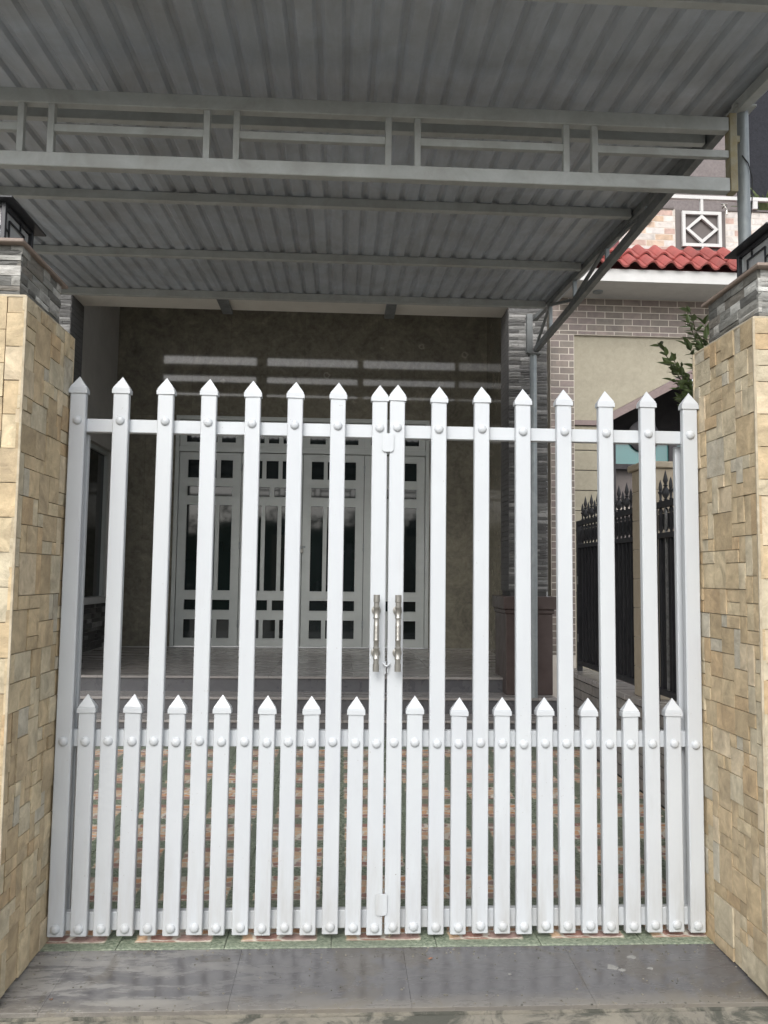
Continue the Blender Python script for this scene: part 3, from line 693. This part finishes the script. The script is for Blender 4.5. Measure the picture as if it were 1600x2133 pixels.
# back wall around the door (opening X -2.25..1.19, Z .44..3.55)
DX0, DX1, DZ = -2.255, 1.185, 3.545
def wall_tiles(x0, x1, z0, z1, w, h):
    nx = max(1, round((x1-x0)/w)); nz = max(1, round((z1-z0)/h)); a, b = (x1-x0)/nx, (z1-z0)/nz
    for i in range(nx):
        for j in range(nz):
            MB().box(x0+i*a+.0007, x0+(i+1)*a-.0007, BY, BY+.012, z0+j*b+.0007, z0+(j+1)*b-.0007).build('wall_tile', MT['marble'], hs)
wb = MB(); wb.box(WX0, DX0, BY+.0125, BY+.3, .44, 5.9); wb.box(DX1, WX1, BY+.0125, BY+.3, .44, 5.9); wb.box(DX0, DX1, BY+.0125, BY+.3, DZ, 5.9)
wb.build('back_wall', MT['mortar_dark'], hs)
wall_tiles(WX0, DX0, .44, DZ, .41, .62); wall_tiles(DX1, WX1, .44, DZ, .53, .62); wall_tiles(WX0, WX1, DZ, 5.9, .53, .60)
# side walls
lw = MB(); lw.box(WX0-.2, WX0, 8.25, 9.86, .44, 5.9); lw.box(WX0-.2, WX0, 11.03, BY+.3, .44, 5.9); lw.box(WX0-.2, WX0, 9.86, 11.03, 3.02, 5.9); lw.box(WX0-.2, WX0-.02, 9.86, 11.03, .44, 1.02)
lw.build('side_wall', MT['plaster'], hs)
MB().box(WX1, WX1+.034, 8.255, BY+.3, -.1, 5.9).build('side_wall', MT['marble'], hs)
sw = MB(); sw.box(WX0-.14, WX0-.06, 9.86, 9.93, 1.10, 3.02); sw.box(WX0-.14, WX0-.06, 10.96, 11.03, 1.10, 3.02); sw.box(WX0-.14, WX0-.06, 9.93, 10.96, 2.96, 3.02)
swo = sw.build('side_window', MT['doorpaint'], hs)
MB().box(WX0-.11, WX0-.10, 9.93, 10.96, 1.10, 2.96).build('pane', MT['glass'], swo)
MB().box(WX0-.16, WX0+.05, 9.84, 11.05, 1.021, 1.10).build('window_sill', MT['white2'], hs, bevel=.004)
for u, uu, z, zz in strips(9.87, 11.02, .45, 1.015, (.05, .065, .04), (.12, .3)):
    put_piece('ledge_stone', LEDGED, hs, 'right', u, uu, z, zz, WX0, .02, .004, random.uniform(-.004, .012))
# porch columns with ledge stone and brown plinths
def column(x0, x1, y0, y1, sides):
    MB().box(x0+.014, x1-.014, y0+.014, y1-.002, .44, 4.09).build('column_core', MT['mortar_dark'], hs)
    z0 = 1.27
    for u, uu, z, zz in strips(x0, x1, z0, 4.09, (.022, .032, .040, .027), (.09, .24)):
        put_piece('ledge_stone', LEDGED, hs, 'front', u, uu, z, zz, y0, .02, .002, random.uniform(-.003, .005))
    return
column(1.625, 2.008, 7.86, 8.26, 'l')
m = MB()
for u, uu, z, zz in strips(7.87, 8.25, 1.27, 4.09, (.045, .06), (.2, .4)): m.box(1.622, 1.645, u+.002, uu-.002, z+.002, zz-.002)
tag(m.build('column_side_stones', MT['ledge_dark'], hs), kind='stuff')
column(-3.07, -2.65, 7.86, 8.26, 'r')
m = MB()
for u, uu, z, zz in strips(7.87, 8.25, .5, 4.09, (.045, .06), (.2, .4)): m.box(-2.668, -2.645, u+.002, uu-.002, z+.002, zz-.002)
tag(m.build('column_side_stones', MT['ledge_dark'], hs), kind='stuff')
for x0, x1 in ((1.555, 2.045), (-3.15, -2.58)):
    MB().box(x0+.02, x1-.02, 7.76, 8.30, .2945, 1.06).build('plinth', MT['plinth'], hs, bevel=.006)
    MB().box(x0+.006, x1-.006, 7.745, 8.305, 1.0605, 1.10).build('plinth_band', MT['plinth'], hs, bevel=.006)
    MB().box(x0-.012, x1+.012, 7.725, 8.31, 1.1005, 1.225).build('plinth_cap', MT['plinth'], hs, bevel=.008)
# lintel, louvred wall above the canopy, porch ceiling and roof
MB().box(-2.66, 1.64, 7.86, 8.25, 4.10, 4.40).build('lintel', MT['lintel'], hs, bevel=.004)
MB().box(-3.069, -2.6605, 7.865, 8.248, 4.0905, 4.40).build('lintel_end', MT['plaster'], hs); MB().box(1.6405, 2.008, 7.865, 8.248, 4.0905, 4.40).build('lintel_end', MT['plaster'], hs)
up_ = MB()
SL = [(-3.17, -1.52), (-1.34, .23), (.335, 1.94)]
rows = [(4.475, 4.525), (4.715, 4.83), (5.02, 5.17)]
up_.box(-3.27, 2.01, 8.05, 8.12, 4.401, rows[0][0])
zz = rows[0][0]
for i, (a, b) in enumerate(rows):
    xs = -3.27
    for s0, s1 in SL: up_.box(xs, s0, 8.05, 8.12, a, b); xs = s1
    up_.box(xs, 2.01, 8.05, 8.12, a, b)
    nz_ = rows[i+1][0] if i < 2 else 6.4
    up_.box(-3.27, 2.01, 8.05, 8.12, b, nz_)
up_.build('louvred_front_wall', MT['plaster'], hs)
MB().box(-3.27, 2.01, 8.121, BY+.3, 5.901, 6.05).build('porch_ceiling', MT['plaster'], hs)
MB().box(-3.27, -3.07, 7.90, 8.249, -.1, 4.4).build('side_wall', MT['plaster'], hs)
# door: four leaves, transom above
fr = MB(); z0 = .445
fr.box(DX0+.001, DX0+.055, BY-.03, BY+.08, z0, DZ-.002); fr.box(DX1-.055, DX1-.001, BY-.03, BY+.08, z0, DZ-.002)
fr.box(DX0+.055, DX1-.055, BY-.03, BY+.08, DZ-.06, DZ-.002); fr.box(DX0+.055, DX1-.055, BY-.03, BY+.08, 3.05, 3.125)
fr.build('door_frame', MT['doorpaint'], hs, bevel=.004)
MB().box(DX0+.056, DX1-.056, BY+.07, BY+.09, z0, DZ-.06).build('door_backing', MT['doorgap'], hs)
def holed(x0, x1, z0, z1, holes, y0, y1):           # slab with rectangular holes
    xs = sorted({x0, x1, *[h[0] for h in holes], *[h[1] for h in holes]}); zs = sorted({z0, z1, *[h[2] for h in holes], *[h[3] for h in holes]})
    m = MB()
    for j in range(len(zs)-1):
        run = None
        for i in range(len(xs)-1):
            cx, cz = (xs[i]+xs[i+1])/2, (zs[j]+zs[j+1])/2
            hole = any(h[0] < cx < h[1] and h[2] < cz < h[3] for h in holes)
            if not hole:
                if run is None: run = xs[i]
            if hole and run is not None: m.box(run, xs[i], y0, y1, zs[j], zs[j+1]); run = None
        if run is not None: m.box(run, x1, y0, y1, zs[j], zs[j+1])
    return m
lx = [DX0+.058 + (DX1-DX0-.116)*i/4 for i in range(5)]
ZA, ZB, ZC, ZD, ZE = (2.70, 2.945), (2.455, 2.585), (1.19, 2.335), (.93, 1.065), (.56, .805)
for i in range(4):
    a, b = lx[i]+.004, lx[i+1]-.004; w = b-a
    def cols3(z): return [(a+w*p, a+w*q, *z) for p, q in ((.135, .335), (.40, .60), (.665, .865))]
    def cols2(z): return [(a+w*p, a+w*q, *z) for p, q in ((.135, .462), (.538, .865))]
    holes = cols3(ZA)+cols2(ZB)+cols3(ZC)+cols2(ZD)+cols3(ZE)
    leaf = holed(a, b, .452, 3.044, holes, BY-.005, BY+.035).build('door_leaf', MT['doorpaint'], hs)
    for h in holes:
        MB().box(h[0]-.004, h[1]+.004, BY+.0155, BY+.0215, h[2]-.004, h[3]+.004).build('pane', MT['glass'], leaf)
    bd = MB()
    for h in holes:                                  # glazing beads round each pane
        e = .008
        bd.box(h[0]-e, h[0], BY-.011, BY-.0055, h[2]-e, h[3]+e); bd.box(h[1], h[1]+e, BY-.011, BY-.0055, h[2]-e, h[3]+e)
        bd.box(h[0], h[1], BY-.011, BY-.0055, h[2]-e, h[2]); bd.box(h[0], h[1], BY-.011, BY-.0055, h[3], h[3]+e)
    bd.build('glazing_bead', MT['doorpaint'], leaf)
    th_ = cols3((3.18, 3.30)); th_ = [(a+w*.10, a+w*.36, 3.185, 3.455), (a+w*.43, a+w*.60, 3.185, 3.455), (a+w*.67, a+w*.90, 3.185, 3.455)]
    tl = holed(a-.003, b+.003, 3.126, DZ-.061, th_, BY-.003, BY+.03).build('transom', MT['doorpaint'], hs)
    for h in th_: MB().box(h[0]-.004, h[1]+.004, BY+.0125, BY+.0185, h[2]-.004, h[3]+.004).build('pane', MT['glass'], tl)
    if i in (0, 2):
        for z in (.70, 1.74, 2.80):
            MB().lathe([(.011, z), (.011, z+.045), (.007, z+.048), (.007, z+.054), (.011, z+.057), (.011, z+.10)], (lx[i+1], BY-.012, 0), 10).build('hinge', MT['pipe'], leaf, True)
pl = MB(); pl.box(lx[2]-.028, lx[2]+.022, BY-.045, BY-.018, 1.70, 1.755)
plk = pl.build('padlock', MT['chrome'], hs, bevel=.006)
MB().tube([(lx[2]-.02, BY-.03, 1.755), (lx[2]-.02, BY-.03, 1.79), (lx[2]-.003, BY-.03, 1.805), (lx[2]+.014, BY-.03, 1.79), (lx[2]+.014, BY-.03, 1.755)], .0045).build('shackle', MT['chrome'], plk, True)
MB().box(lx[2]-.06, lx[2]+.05, BY-.017, BY-.006, 1.77, 1.80).build('hasp', MT['pipe'], hs)
for x in (-1.20, .455):                              # canopy brackets fixed under the lintel
    MB().box(x-.05, x+.05, 7.70, 8.255, 4.055, 4.0985).build('bracket', MT['shade_steel'], hs, bevel=.003)

# ================================================================ BOUNDARY WALL AND IRON FENCE
bw = thing('boundary_wall', 'low pale brick wall carrying the black iron fence', 'wall', (2.12, 5.4, 0))
MB().box(2.022, 2.20, 3.30, 7.30, -.119, .555).build('wall_core', MT['mortar_dark'], bw)
WB = piece_meshes('brick', MT['wbrick'], 4, .04, 2, 1)
for r in range(7):
    z = r*.0785; y = 3.30 - (.1 if r % 2 else 0)
    while y < 7.30:
        a, b = max(y, 3.30), min(y+.2, 7.30)
        if b-a > .03: put_piece('brick', WB, bw, 'left', a, b, z, z+.0785, 2.010, .02, .007, random.uniform(-.001, .002))
        y += .2
y = 3.30
while y < 7.3:
    MB().box(1.995, 2.22, y+.002, min(y+.6, 7.3)-.002, .556, .60).build('coping', MT['tread'], bw, bevel=.005); y += .6
fp = thing('fence_post', 'square beige tiled post between two black iron fence panels', 'post', (2.16, 5.52, .6))
z = .601
while z < 2.14:
    MB().box(2.045, 2.28, 5.39, 5.645, z+.0015, min(z+.2, 2.15)-.0015).build('tile', MT['fpost'], fp, bevel=.003); z += .2
MB().box(2.052, 2.273, 5.397, 5.638, .601, 2.15).build('post_core', MT['nmortar'], fp)
MB().box(2.02, 2.305, 5.365, 5.67, 2.151, 2.195).build('post_cap', MT['fpost'], fp, bevel=.006)
tall_f = MB().lathe([(.008, 0), (.014, .008), (.008, .016), (.020, .034), (.025, .055), (.018, .078), (.009, .092), (.016, .100), (.009, .108), (.011, .118), (.017, .132), (.011, .160), (.0, .205)], (0, 0, 0), 10).mesh('finial', MT['iron'], True)
short_f = MB().lathe([(.007, 0), (.012, .008), (.007, .016), (.010, .05), (.018, .062), (.009, .072), (.013, .09), (.009, .12), (0, .150)], (0, 0, 0), 10).mesh('finial', MT['iron'], True)
def iron_fence(y0, y1, sheeted, label):
    t = thing('iron_fence', label, 'fence', (2.1, (y0+y1)/2, .6), 'black iron fence panels on the boundary wall')
    X = 2.09
    for za, zb in ((1.865, 1.905), (1.665, 1.70), (.655, .695)):
        MB().box(X-.018, X+.018, y0, y1, za, zb).build('rail', MT['iron'], t, bevel=.002)
    for y in (y0+.02, y1-.02):
        MB().box(X-.02, X+.02, y-.02, y+.02, .60, 1.90).build('stile', MT['iron'], t, bevel=.002)
    n = int((y1-y0-.06)/.085)
    for i in range(n):
        y = y0+.06+.085*i
        link('finial', tall_f if i % 2 == 0 else short_f, t, (X, y, 1.905))
        pts = [(X, y+.03*math.cos(rad(a)), 1.83+.028*math.sin(rad(a))) for a in range(0, 181, 30)]
        pts2 = [(X, y+.03*math.cos(rad(a)), 1.74-.028*math.sin(rad(a))) for a in range(0, 181, 30)]
        MB().tube(pts, .006, 5).build('arch', MT['iron'], t); MB().tube(pts2, .006, 5).build('arch', MT['iron'], t)
        if not sheeted or True:
            MB().box(X-.007, X+.007, y-.007, y+.007, .695, 1.865).build('bar', MT['iron'] if sheeted or i % 2 else MT['rod'], t)
    for za, zb in ((.66, 1.675), (1.725, 1.83)):
        MB().box(X+.021, X+.024, y0+.04, y1-.04, za, zb).build('sheet_panel', MT['iron'], t)
    for z in (.85, 1.35): MB().box(X-.028, X-.0205, y0+.03 if not sheeted else y1-.06, (y0+.045) if not sheeted else y1-.045, z, z+.07).build('hinge', MT['rod'], t)
iron_fence(5.65, 7.12, True, 'black iron fence panel beyond the beige tiled post, nearer the house')
iron_fence(3.40, 5.385, False, 'black iron fence panel between the beige tiled post and the gate pillar')

# ================================================================ NEIGHBOUR'S HOUSE
nb = thing('neighbour_house', 'neighbouring house with mauve brick tiles, red roof tiles and balcony', 'house', (3.4, 8.5, 0))
NY = 8.5
NB = piece_meshes('brick', MT['nbrick'], 4, .012, 2, 1); BB = piece_meshes('brick', MT['bbrick'], 4, .012, 2, 1)
MB().box(2.205, 5.4, NY+.0025, NY+.14, 4.021, 4.428).build('wall', MT['nmortar'], nb)
MB().box(2.205, 2.464, NY+.0025, NY+.14, -.119, 4.02).build('wall', MT['nmortar'], nb)
def brick_field(x0, x1, z0, z1, y, meshes, rh=.072, bl=.2):
    r = 0; z = z1
    while z > z0+.02:
        a0 = x0 - (bl/2 if r % 2 else 0); x = a0
        while x < x1-.01:
            a, b = max(x, x0), min(x+bl, x1)
            if b-a > .02: put_piece('brick', meshes, nb, 'front', a, b, max(z-rh, z0), z, y, .014, .0085, 0)
            x += bl
        z -= rh; r += 1
brick_field(2.205, 4.20, 4.022, 4.424, NY, NB)
brick_field(2.205, 2.463, .60, 4.02, NY, NB)
# rendered beige panel with gable-headed opening: left strip grooved, field above the trim
MB().prism([(2.4645, 3.095), (2.70, 3.095), (4.15, 3.885), (5.4, 3.25), (5.4, 4.018), (2.4645, 4.018)], 1, NY+.035, NY+.14).build('rendered_panel', MT['beige'], nb)
zs = [-.119, 1.25, 1.47, 1.69, 1.905, 2.12, 2.337, 2.553, 2.769, 2.987, 3.038]
for a, b in zip(zs[:-1], zs[1:]):
    MB().box(2.4645, 2.86, NY+.035, NY+.14, a+.004, b-.004).build('rendered_block', MT['beige'], nb, bevel=.004)
MB().box(2.466, 2.85, NY+.05, NY+.13, -.119, 3.04).build('groove_backing', MT['umber'], nb)
MB().prism([(2.4645, 3.04), (2.765, 3.04), (4.15, 3.775), (5.4, 3.12), (5.4, 3.245), (4.15, 3.88), (2.70, 3.092), (2.4645, 3.092)], 1, NY+.01, NY+.16).build('gable_trim', MT['pinktrim'], nb)
# porch behind the opening: dark room with a glazed screen, pale siding right
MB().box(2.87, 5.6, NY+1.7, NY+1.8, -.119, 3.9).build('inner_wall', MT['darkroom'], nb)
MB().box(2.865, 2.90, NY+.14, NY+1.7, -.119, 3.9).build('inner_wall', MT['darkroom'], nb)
sc = MB(); Y2 = NY+.10
def scr(a, b, c, d): sc.box(a, b, Y2+.10, Y2+.16, c, d)
scr(2.905, 2.975, .0, 2.96); scr(2.975, 4.3, 2.885, 2.96); scr(2.975, 4.3, 2.60, 2.655); scr(3.57, 3.66, 2.655, 2.885)
sco = sc.build('window_screen', MT['darkroom'], nb)
MB().box(2.975, 3.57, Y2+.128, Y2+.134, 2.655, 2.885).build('pane', MT['teal'], sco)
MB().box(3.66, 4.3, Y2+.128, Y2+.134, 2.655, 2.885).build('pane', MT['teal'], sco)
MB().lathe([(.0, Y2+.085), (.16, Y2+.085), (.175, Y2+.095), (.175, Y2+.12), (0, Y2+.12)], (3.29, 0, 2.965), 28, 1).build('round_ornament', MT['darkroom'], sco, True)
z = 1.2
while z < 2.59:
    MB().prism([(Y2+.16, z), (Y2+.10, z+.004), (Y2+.112, z+.066), (Y2+.16, z+.066)], 0, 3.33, 4.3).build('siding_board', MT['siding'], nb); z += .068
MB().box(2.905, 3.30, Y2+.20, Y2+.24, .0, 2.595).build('inner_panel', MT['umber'], nb)
MB().box(3.0, 3.25, Y2+.185, Y2+.199, 2.16, 2.19).build('handrail', MT['siding'], nb)
# eaves
MB().box(2.27, 5.4, 7.99, 8.62, 4.43, 4.45).build('soffit', MT['white2'], nb)
MB().box(2.27, 5.4, 7.975, 7.989, 4.425, 4.555).build('fascia', MT['white2'], nb, bevel=.002)
MB().box(2.27, 2.29, 7.99, 8.45, 4.451, 4.555).build('fascia', MT['white2'], nb)
dl = MB().lathe([(0, 4.4215), (.030, 4.4215), (.034, 4.416), (.052, 4.416), (.055, 4.4295)], (2.665, 8.30, 0), 20).build('downlight', MT['pipe'], nb, True)
# red tiles: wavy profile pieces in three courses
def roof_tile_mesh():
    m = MB(); n = 18; w = .187; L = .31; th_ = .019
    for L_, tz in ((0, 0), (1, .0)):
        pass
    prof = []
    for i in range(n+1):
        u = i/n; prof.append((u*(w+.012), .046*math.sin(math.pi*u/.62) if u < .62 else -.014*math.sin(math.pi*(u-.62)/.38)))
    for s_ in (0, 1):
        for k_ in (0, th_):
            for x_, z_ in prof: m.v.append((x_, s_*L, z_+k_))
    q = n+1
    for i in range(n):
        m.f += [(i, i+1, 2*q+i+1, 2*q+i), (q+i, 3*q+i, 3*q+i+1, q+i+1), (i, q+i, q+i+1, i+1), (2*q+i, 2*q+i+1, 3*q+i+1, 3*q+i)]
    m.f += [(0, 2*q, 3*q, q), (n, q+n, 3*q+n, 2*q+n)]
    return m.mesh('roof_tile', MT['redtile'], True)
RTM = roof_tile_mesh(); sl = math.atan2(.40, .46)
for r in range(2):
    for i in range(13):
        o = link('roof_tile', RTM, nb, (2.30 + .187*i + (.004 if r % 2 else 0), 7.92 + .195*r, 4.562 + .175*r + .004))
        o.rotation_euler.x = sl - .10
MB().prism([(7.99, 4.556), (8.449, 4.556), (8.449, 4.93)], 0, 2.30, 5.4).build('roof_deck', MT['maroon'], nb)
MB().prism([(8.395, 4.905), (8.449, 4.93), (8.449, 4.965), (8.42, 4.965)], 0, 2.50, 5.4).build('ridge_strip', MT['redtile'], nb)
# balcony wall
BYY = 8.45
MB().box(2.82, 5.4, BYY+.0025, BYY+.17, 4.60, 5.43).build('balcony_wall', MT['nmortar'], nb)
MB().box(2.82, 2.949, BYY-.006, BYY+.002, 4.94, 5.43).build('end_panel', MT['maroon'], nb)
brick_field(2.951, 3.575, 4.966, 5.425, BYY, BB, .069); brick_field(4.135, 4.9, 4.966, 5.425, BYY, BB, .069)
MB().box(3.577, 4.133, BYY-.004, BYY+.002, 4.968, 5.428).build('panel_backing', MT['umber'], nb)
MB().box(2.80, 3.56, BYY-.015, BYY+.18, 5.4305, 5.450).build('wall_cap', MT['umber'], nb); MB().box(4.15, 5.4, BYY-.015, BYY+.18, 5.4305, 5.450).build('wall_cap', MT['umber'], nb)
rl = MB(); b_ = .036; yA, yB = BYY-.045, BYY-.012
rl.box(3.637, 4.073, yA, yB, 5.365, 5.40); rl.box(3.637, 4.073, yA, yB, 5.005, 5.04); rl.box(3.637, 3.672, yA, yB, 5.04, 5.365); rl.box(4.038, 4.073, yA, yB, 5.04, 5.365)
fo = rl.build('square_frame', MT['white2'], nb)
dm = MB(); c = (3.855, 5.2025); ro, ri = (.183, .1625), (.138, .118)
P4 = lambda r: [(c[0], c[1]+r[1]), (c[0]+r[0], c[1]), (c[0], c[1]-r[1]), (c[0]-r[0], c[1])]
A, B = P4(ro), P4(ri)
for i in range(4):
    j = (i+1) % 4; dm.prism([A[i], A[j], B[j], B[i]], 1, yA+.002, yB-.002)
dm.build('diamond', MT['white2'], fo)
for x0, x1, z0, z1 in ((3.842, 3.872, 5.4005, 5.535), (3.85, 3.866, 4.97, 5.0045)): MB().box(x0, x1, yA, yB, z0, z1).build('tie_bar', MT['white2'], nb)
MB().box(3.245, 5.4, yA-.002, yB+.004, 5.5355, 5.578).build('handrail', MT['white2'], nb, bevel=.003)
for x in (3.247, 4.43, 5.0): MB().box(x, x+.05, yA, yB, 5.27 if x < 3.3 else 5.45, 5.535).build('rail_post', MT['white2'], nb)
MB().box(2.60, 5.4, 8.62, 11.0, 4.451, 4.60).build('balcony_floor', MT['plaster'], nb)
MB().box(2.42, 5.06, 9.9, 10.1, 4.601, 11).build('upper_wall', MT['stucco'], nb)
MB().box(5.061, 10, 9.7, 10.1, 4.601, 11).build('upper_wall', MT['navy'], nb)
MB().box(2.75, 5.05, 9.55, 9.60, 4.601, 5.9).build('dark_panel', MT['umber'], nb)
MB().box(5.401, 10, 8.45, 8.6, -.1, 5.43).build('wall', MT['stucco'], nb)
tp = thing('tap', 'chrome tap above the balcony wall beside the diamond panel', 'tap', (4.12, 8.40, 5.30))
MB().tube([(4.10, 8.44, 5.46), (4.10, 8.40, 5.46), (4.105, 8.37, 5.45), (4.11, 8.36, 5.40), (4.11, 8.36, 5.35)], .011, 8).build('spout', MT['chrome'], tp, True)
MB().tube([(4.07, 8.40, 5.485), (4.14, 8.40, 5.485)], .008, 8).build('tap_handle', MT['chrome'], tp, True)
MB().tube([(4.10, 8.40, 5.46), (4.10, 8.40, 5.49)], .007, 8).build('stem', MT['chrome'], tp, True)

# spiky plant on the balcony
def blade_mesh(L, w):
    m = MB(); n = 6
    for i in range(n+1):
        u = i/n; ww = w*math.sin(math.pi*min(1, .18+u*.82))*.5 if i < n else .0005
        z_ = L*u*(1-.25*u); y_ = L*.55*u*u
        m.v += [(-ww, y_, z_), (0, y_+.12*w, z_-.1*w), (ww, y_, z_)]
    for i in range(n):
        a = i*3; m.f += [(a, a+1, a+4, a+3), (a+1, a+2, a+5, a+4)]
    return m.mesh('blade', MT['agave'], True)
bp_ = thing('spiky_plant', 'spiky green plant on the balcony behind the white handrail', 'plant', (4.78, 8.80, 5.45))
MB().lathe([(.10, 5.20), (.15, 5.46), (.16, 5.50), (.13, 5.50)], (4.78, 8.80, 0), 16).build('pot', MT['terracotta'], bp_, True)
MB().box(4.55, 5.0, 8.66, 8.95, 4.602, 5.199).build('pot_stand', MT['umber'], bp_)
BM_ = [blade_mesh(L, w) for L, w in ((.48, .045), (.42, .05), (.36, .04))]
for i in range(30):
    o = link('blade', BM_[i % 3], bp_, (4.78+random.uniform(-.05, .05), 8.80+random.uniform(-.05, .05), 5.48)); o.rotation_euler = (random.uniform(-.5, .25), random.uniform(-.15, .15), i*2.4)

# leafy shrub between pillar and fence
sh = thing('leafy_shrub', 'leafy shrub whose branches reach past the right gate pillar', 'shrub', (2.45, 4.55, -.1))
def leaf_mesh(L):
    m = MB(); n = 5
    for i in range(n+1):
        u = i/n; w = L*.20*math.sin(math.pi*u**.8) if 0 < i < n else .0006
        m.v += [(-w, u*L, .12*w - .25*L*u*u), (0, u*L, -.3*w - .25*L*u*u), (w, u*L, .12*w - .25*L*u*u)]
    for i in range(n):
        a = i*3; m.f += [(a, a+1, a+4, a+3), (a+1, a+2, a+5, a+4)]
    return m.mesh('leaf', MT['leaf'], True)
LM = [leaf_mesh(L) for L in (.085, .068, .05)]
MB().tube([(2.45, 4.55, -.1), (2.40, 4.53, .9), (2.30, 4.5, 1.7), (2.24, 4.5, 2.25), (2.20, 4.5, 2.6)], [.03, .026, .02, .015, .01], 8).build('trunk', MT['bark'], sh, True)
brs = [((2.2, 4.5, 2.3), (1.84, 4.4, 2.62)), ((2.2, 4.5, 2.35), (1.93, 4.4, 2.70)), ((2.2, 4.5, 2.2), (1.90, 4.4, 2.50)), ((2.2, 4.5, 2.5), (1.94, 4.42, 2.84)), ((2.2, 4.5, 2.1), (1.95, 4.42, 2.36)), ((2.2,4.5,2.4), (1.98,4.4,2.58)), ((2.24, 4.5, 2.2), (1.80, 4.48, 2.72)), ((2.22, 4.5, 2.35), (1.90, 4.45, 2.60)), ((2.22, 4.5, 2.45), (1.98, 4.5, 2.93)), ((2.20, 4.5, 2.5), (2.06, 4.5, 2.86)), ((2.28, 4.5, 2.05), (1.92, 4.5, 2.42)),
       ((2.20, 4.5, 2.6), (2.25, 4.5, 2.8)), ((2.25, 4.5, 2.15), (1.86, 4.42, 2.50)), ((2.22, 4.5, 2.4), (2.02, 4.46, 2.70))]
for p, q in brs:
    p, q = Vector(p), Vector(q); pts = []
    for i in range(7):
        u = i/6; pts.append(p.lerp(q, u) + Vector((0, 0, -.06*math.sin(math.pi*u))) + Vector((random.uniform(-.008, .008), random.uniform(-.01, .01), 0)))
    MB().tube(pts, [.007-.0008*i for i in range(7)], 6).build('branch', MT['bark'], sh, True)
    for i in range(20):
        u = .25 + .75*i/19; k = min(5, int(u*6)); base = pts[k].lerp(pts[k+1], u*6-k)
        d = (pts[k+1]-pts[k]).normalized(); az = math.atan2(d.y, d.x) - math.pi/2
        for s_ in ((-1, 1) if i % 2 else (random.choice((-1, 1)),)):
            o = link('leaf', random.choice(LM), sh, base)
            o.rotation_euler = (math.asin(max(-1, min(1, d.z)))*.6 + random.uniform(-.4, .4), random.uniform(-.9, .9), az + s_*random.uniform(.4, 1.2))

# ================================================================ TREE ROW ACROSS THE STREET (unseen, added to darken reflections in the door panes)
hd = MB(); MT['added_tree_row'] = mat('added_dark_tree_leaf', (.045, .075, .025), (.08, .12, .04), scale=9, rough=.6, bump=0, grime=0)
for i in range(9000):
    x = random.uniform(-15, 15); top = 4.3 + .8*noise.noise((x*.35, 3, 0)) + .6*noise.noise((x*1.3, 7, 0))
    z = top*random.random()**.7; d = .9*noise.noise((x*.9, z*.9, 1.5))
    c = Vector((x, -14 + d + random.uniform(-.9, .25), z)); L = random.uniform(.16, .34)
    a = Vector((random.uniform(-1, 1), random.uniform(-1, 1), random.uniform(-1, .4))).normalized(); b = a.cross(Vector((random.uniform(-1, 1), random.uniform(-1, 1), random.uniform(-1, 1)))).normalized()
    n = len(hd.v); hd.v += [tuple(c), tuple(c + a*L*.5 + b*L*.22), tuple(c + a*L), tuple(c + a*L*.5 - b*L*.22)]; hd.f.append((n, n+1, n+2, n+3))
for i in range(60):
    x0 = -15 + i*.5; hd.box(x0, x0+.502, -15.1, -14.7, -.15, 3.7 + .8*noise.noise((x0*.35, 3, 0)))
tag(hd.build('added_tree_row', MT['added_tree_row']), 'unseen row of trees across the street, added as a dark reflection for the door panes', None, None, 'stuff')

for (x, y, rr) in ((1.0, 3.03, .018), (1.03, 3.01, .012), (1.10, 3.10, .014), (1.14, 3.02, .010), (.62, 2.99, .006)):
    n_ = 11; pts = [(x + rr*random.uniform(.5, 1.25)*math.cos(2*math.pi*i/n_)*1.3, y + rr*random.uniform(.5, 1.25)*math.sin(2*math.pi*i/n_)) for i in range(n_)]
    MB().prism(pts, 2, -.0145 + (y-2.79)*.033 - .002, -.0145 + (y-2.79)*.033 + .0012).build('cement_splash', MT['ledge_pale'], th)
gm = MB()
for i in range(420):
    x = random.uniform(-1.3, 1.75); y = 2.79 + .40*random.random()**2 if i % 3 else random.uniform(3.12, 3.19)
    x += .0; rr = random.uniform(.001, .0032); z = -.0145 + (y-2.79)*.033
    gm.box(x-rr, x+rr, y-rr*.8, y+rr*.8, z-.0004, z+rr*.9)
tag(gm.build('grit', MT['concrete']), 'fine grit scattered over the dark threshold slabs', None, None, 'stuff')
for i, (x, y, a, lb) in enumerate(((-.93, 2.86, .4, 'small dry leaf lying at the left end of the threshold slab'), (.36, 3.11, 2.0, 'small dry leaf lying on the slab under the meeting gate leaves'))):
    o = leaf_mesh(.03); ob = link('fallen_leaf', o, None, (x, y, -.0145 + (y-2.79)*.033 + .003), None, a); ob.data.materials[0] = MT['terracotta']
    tag(ob, lb, 'leaf')
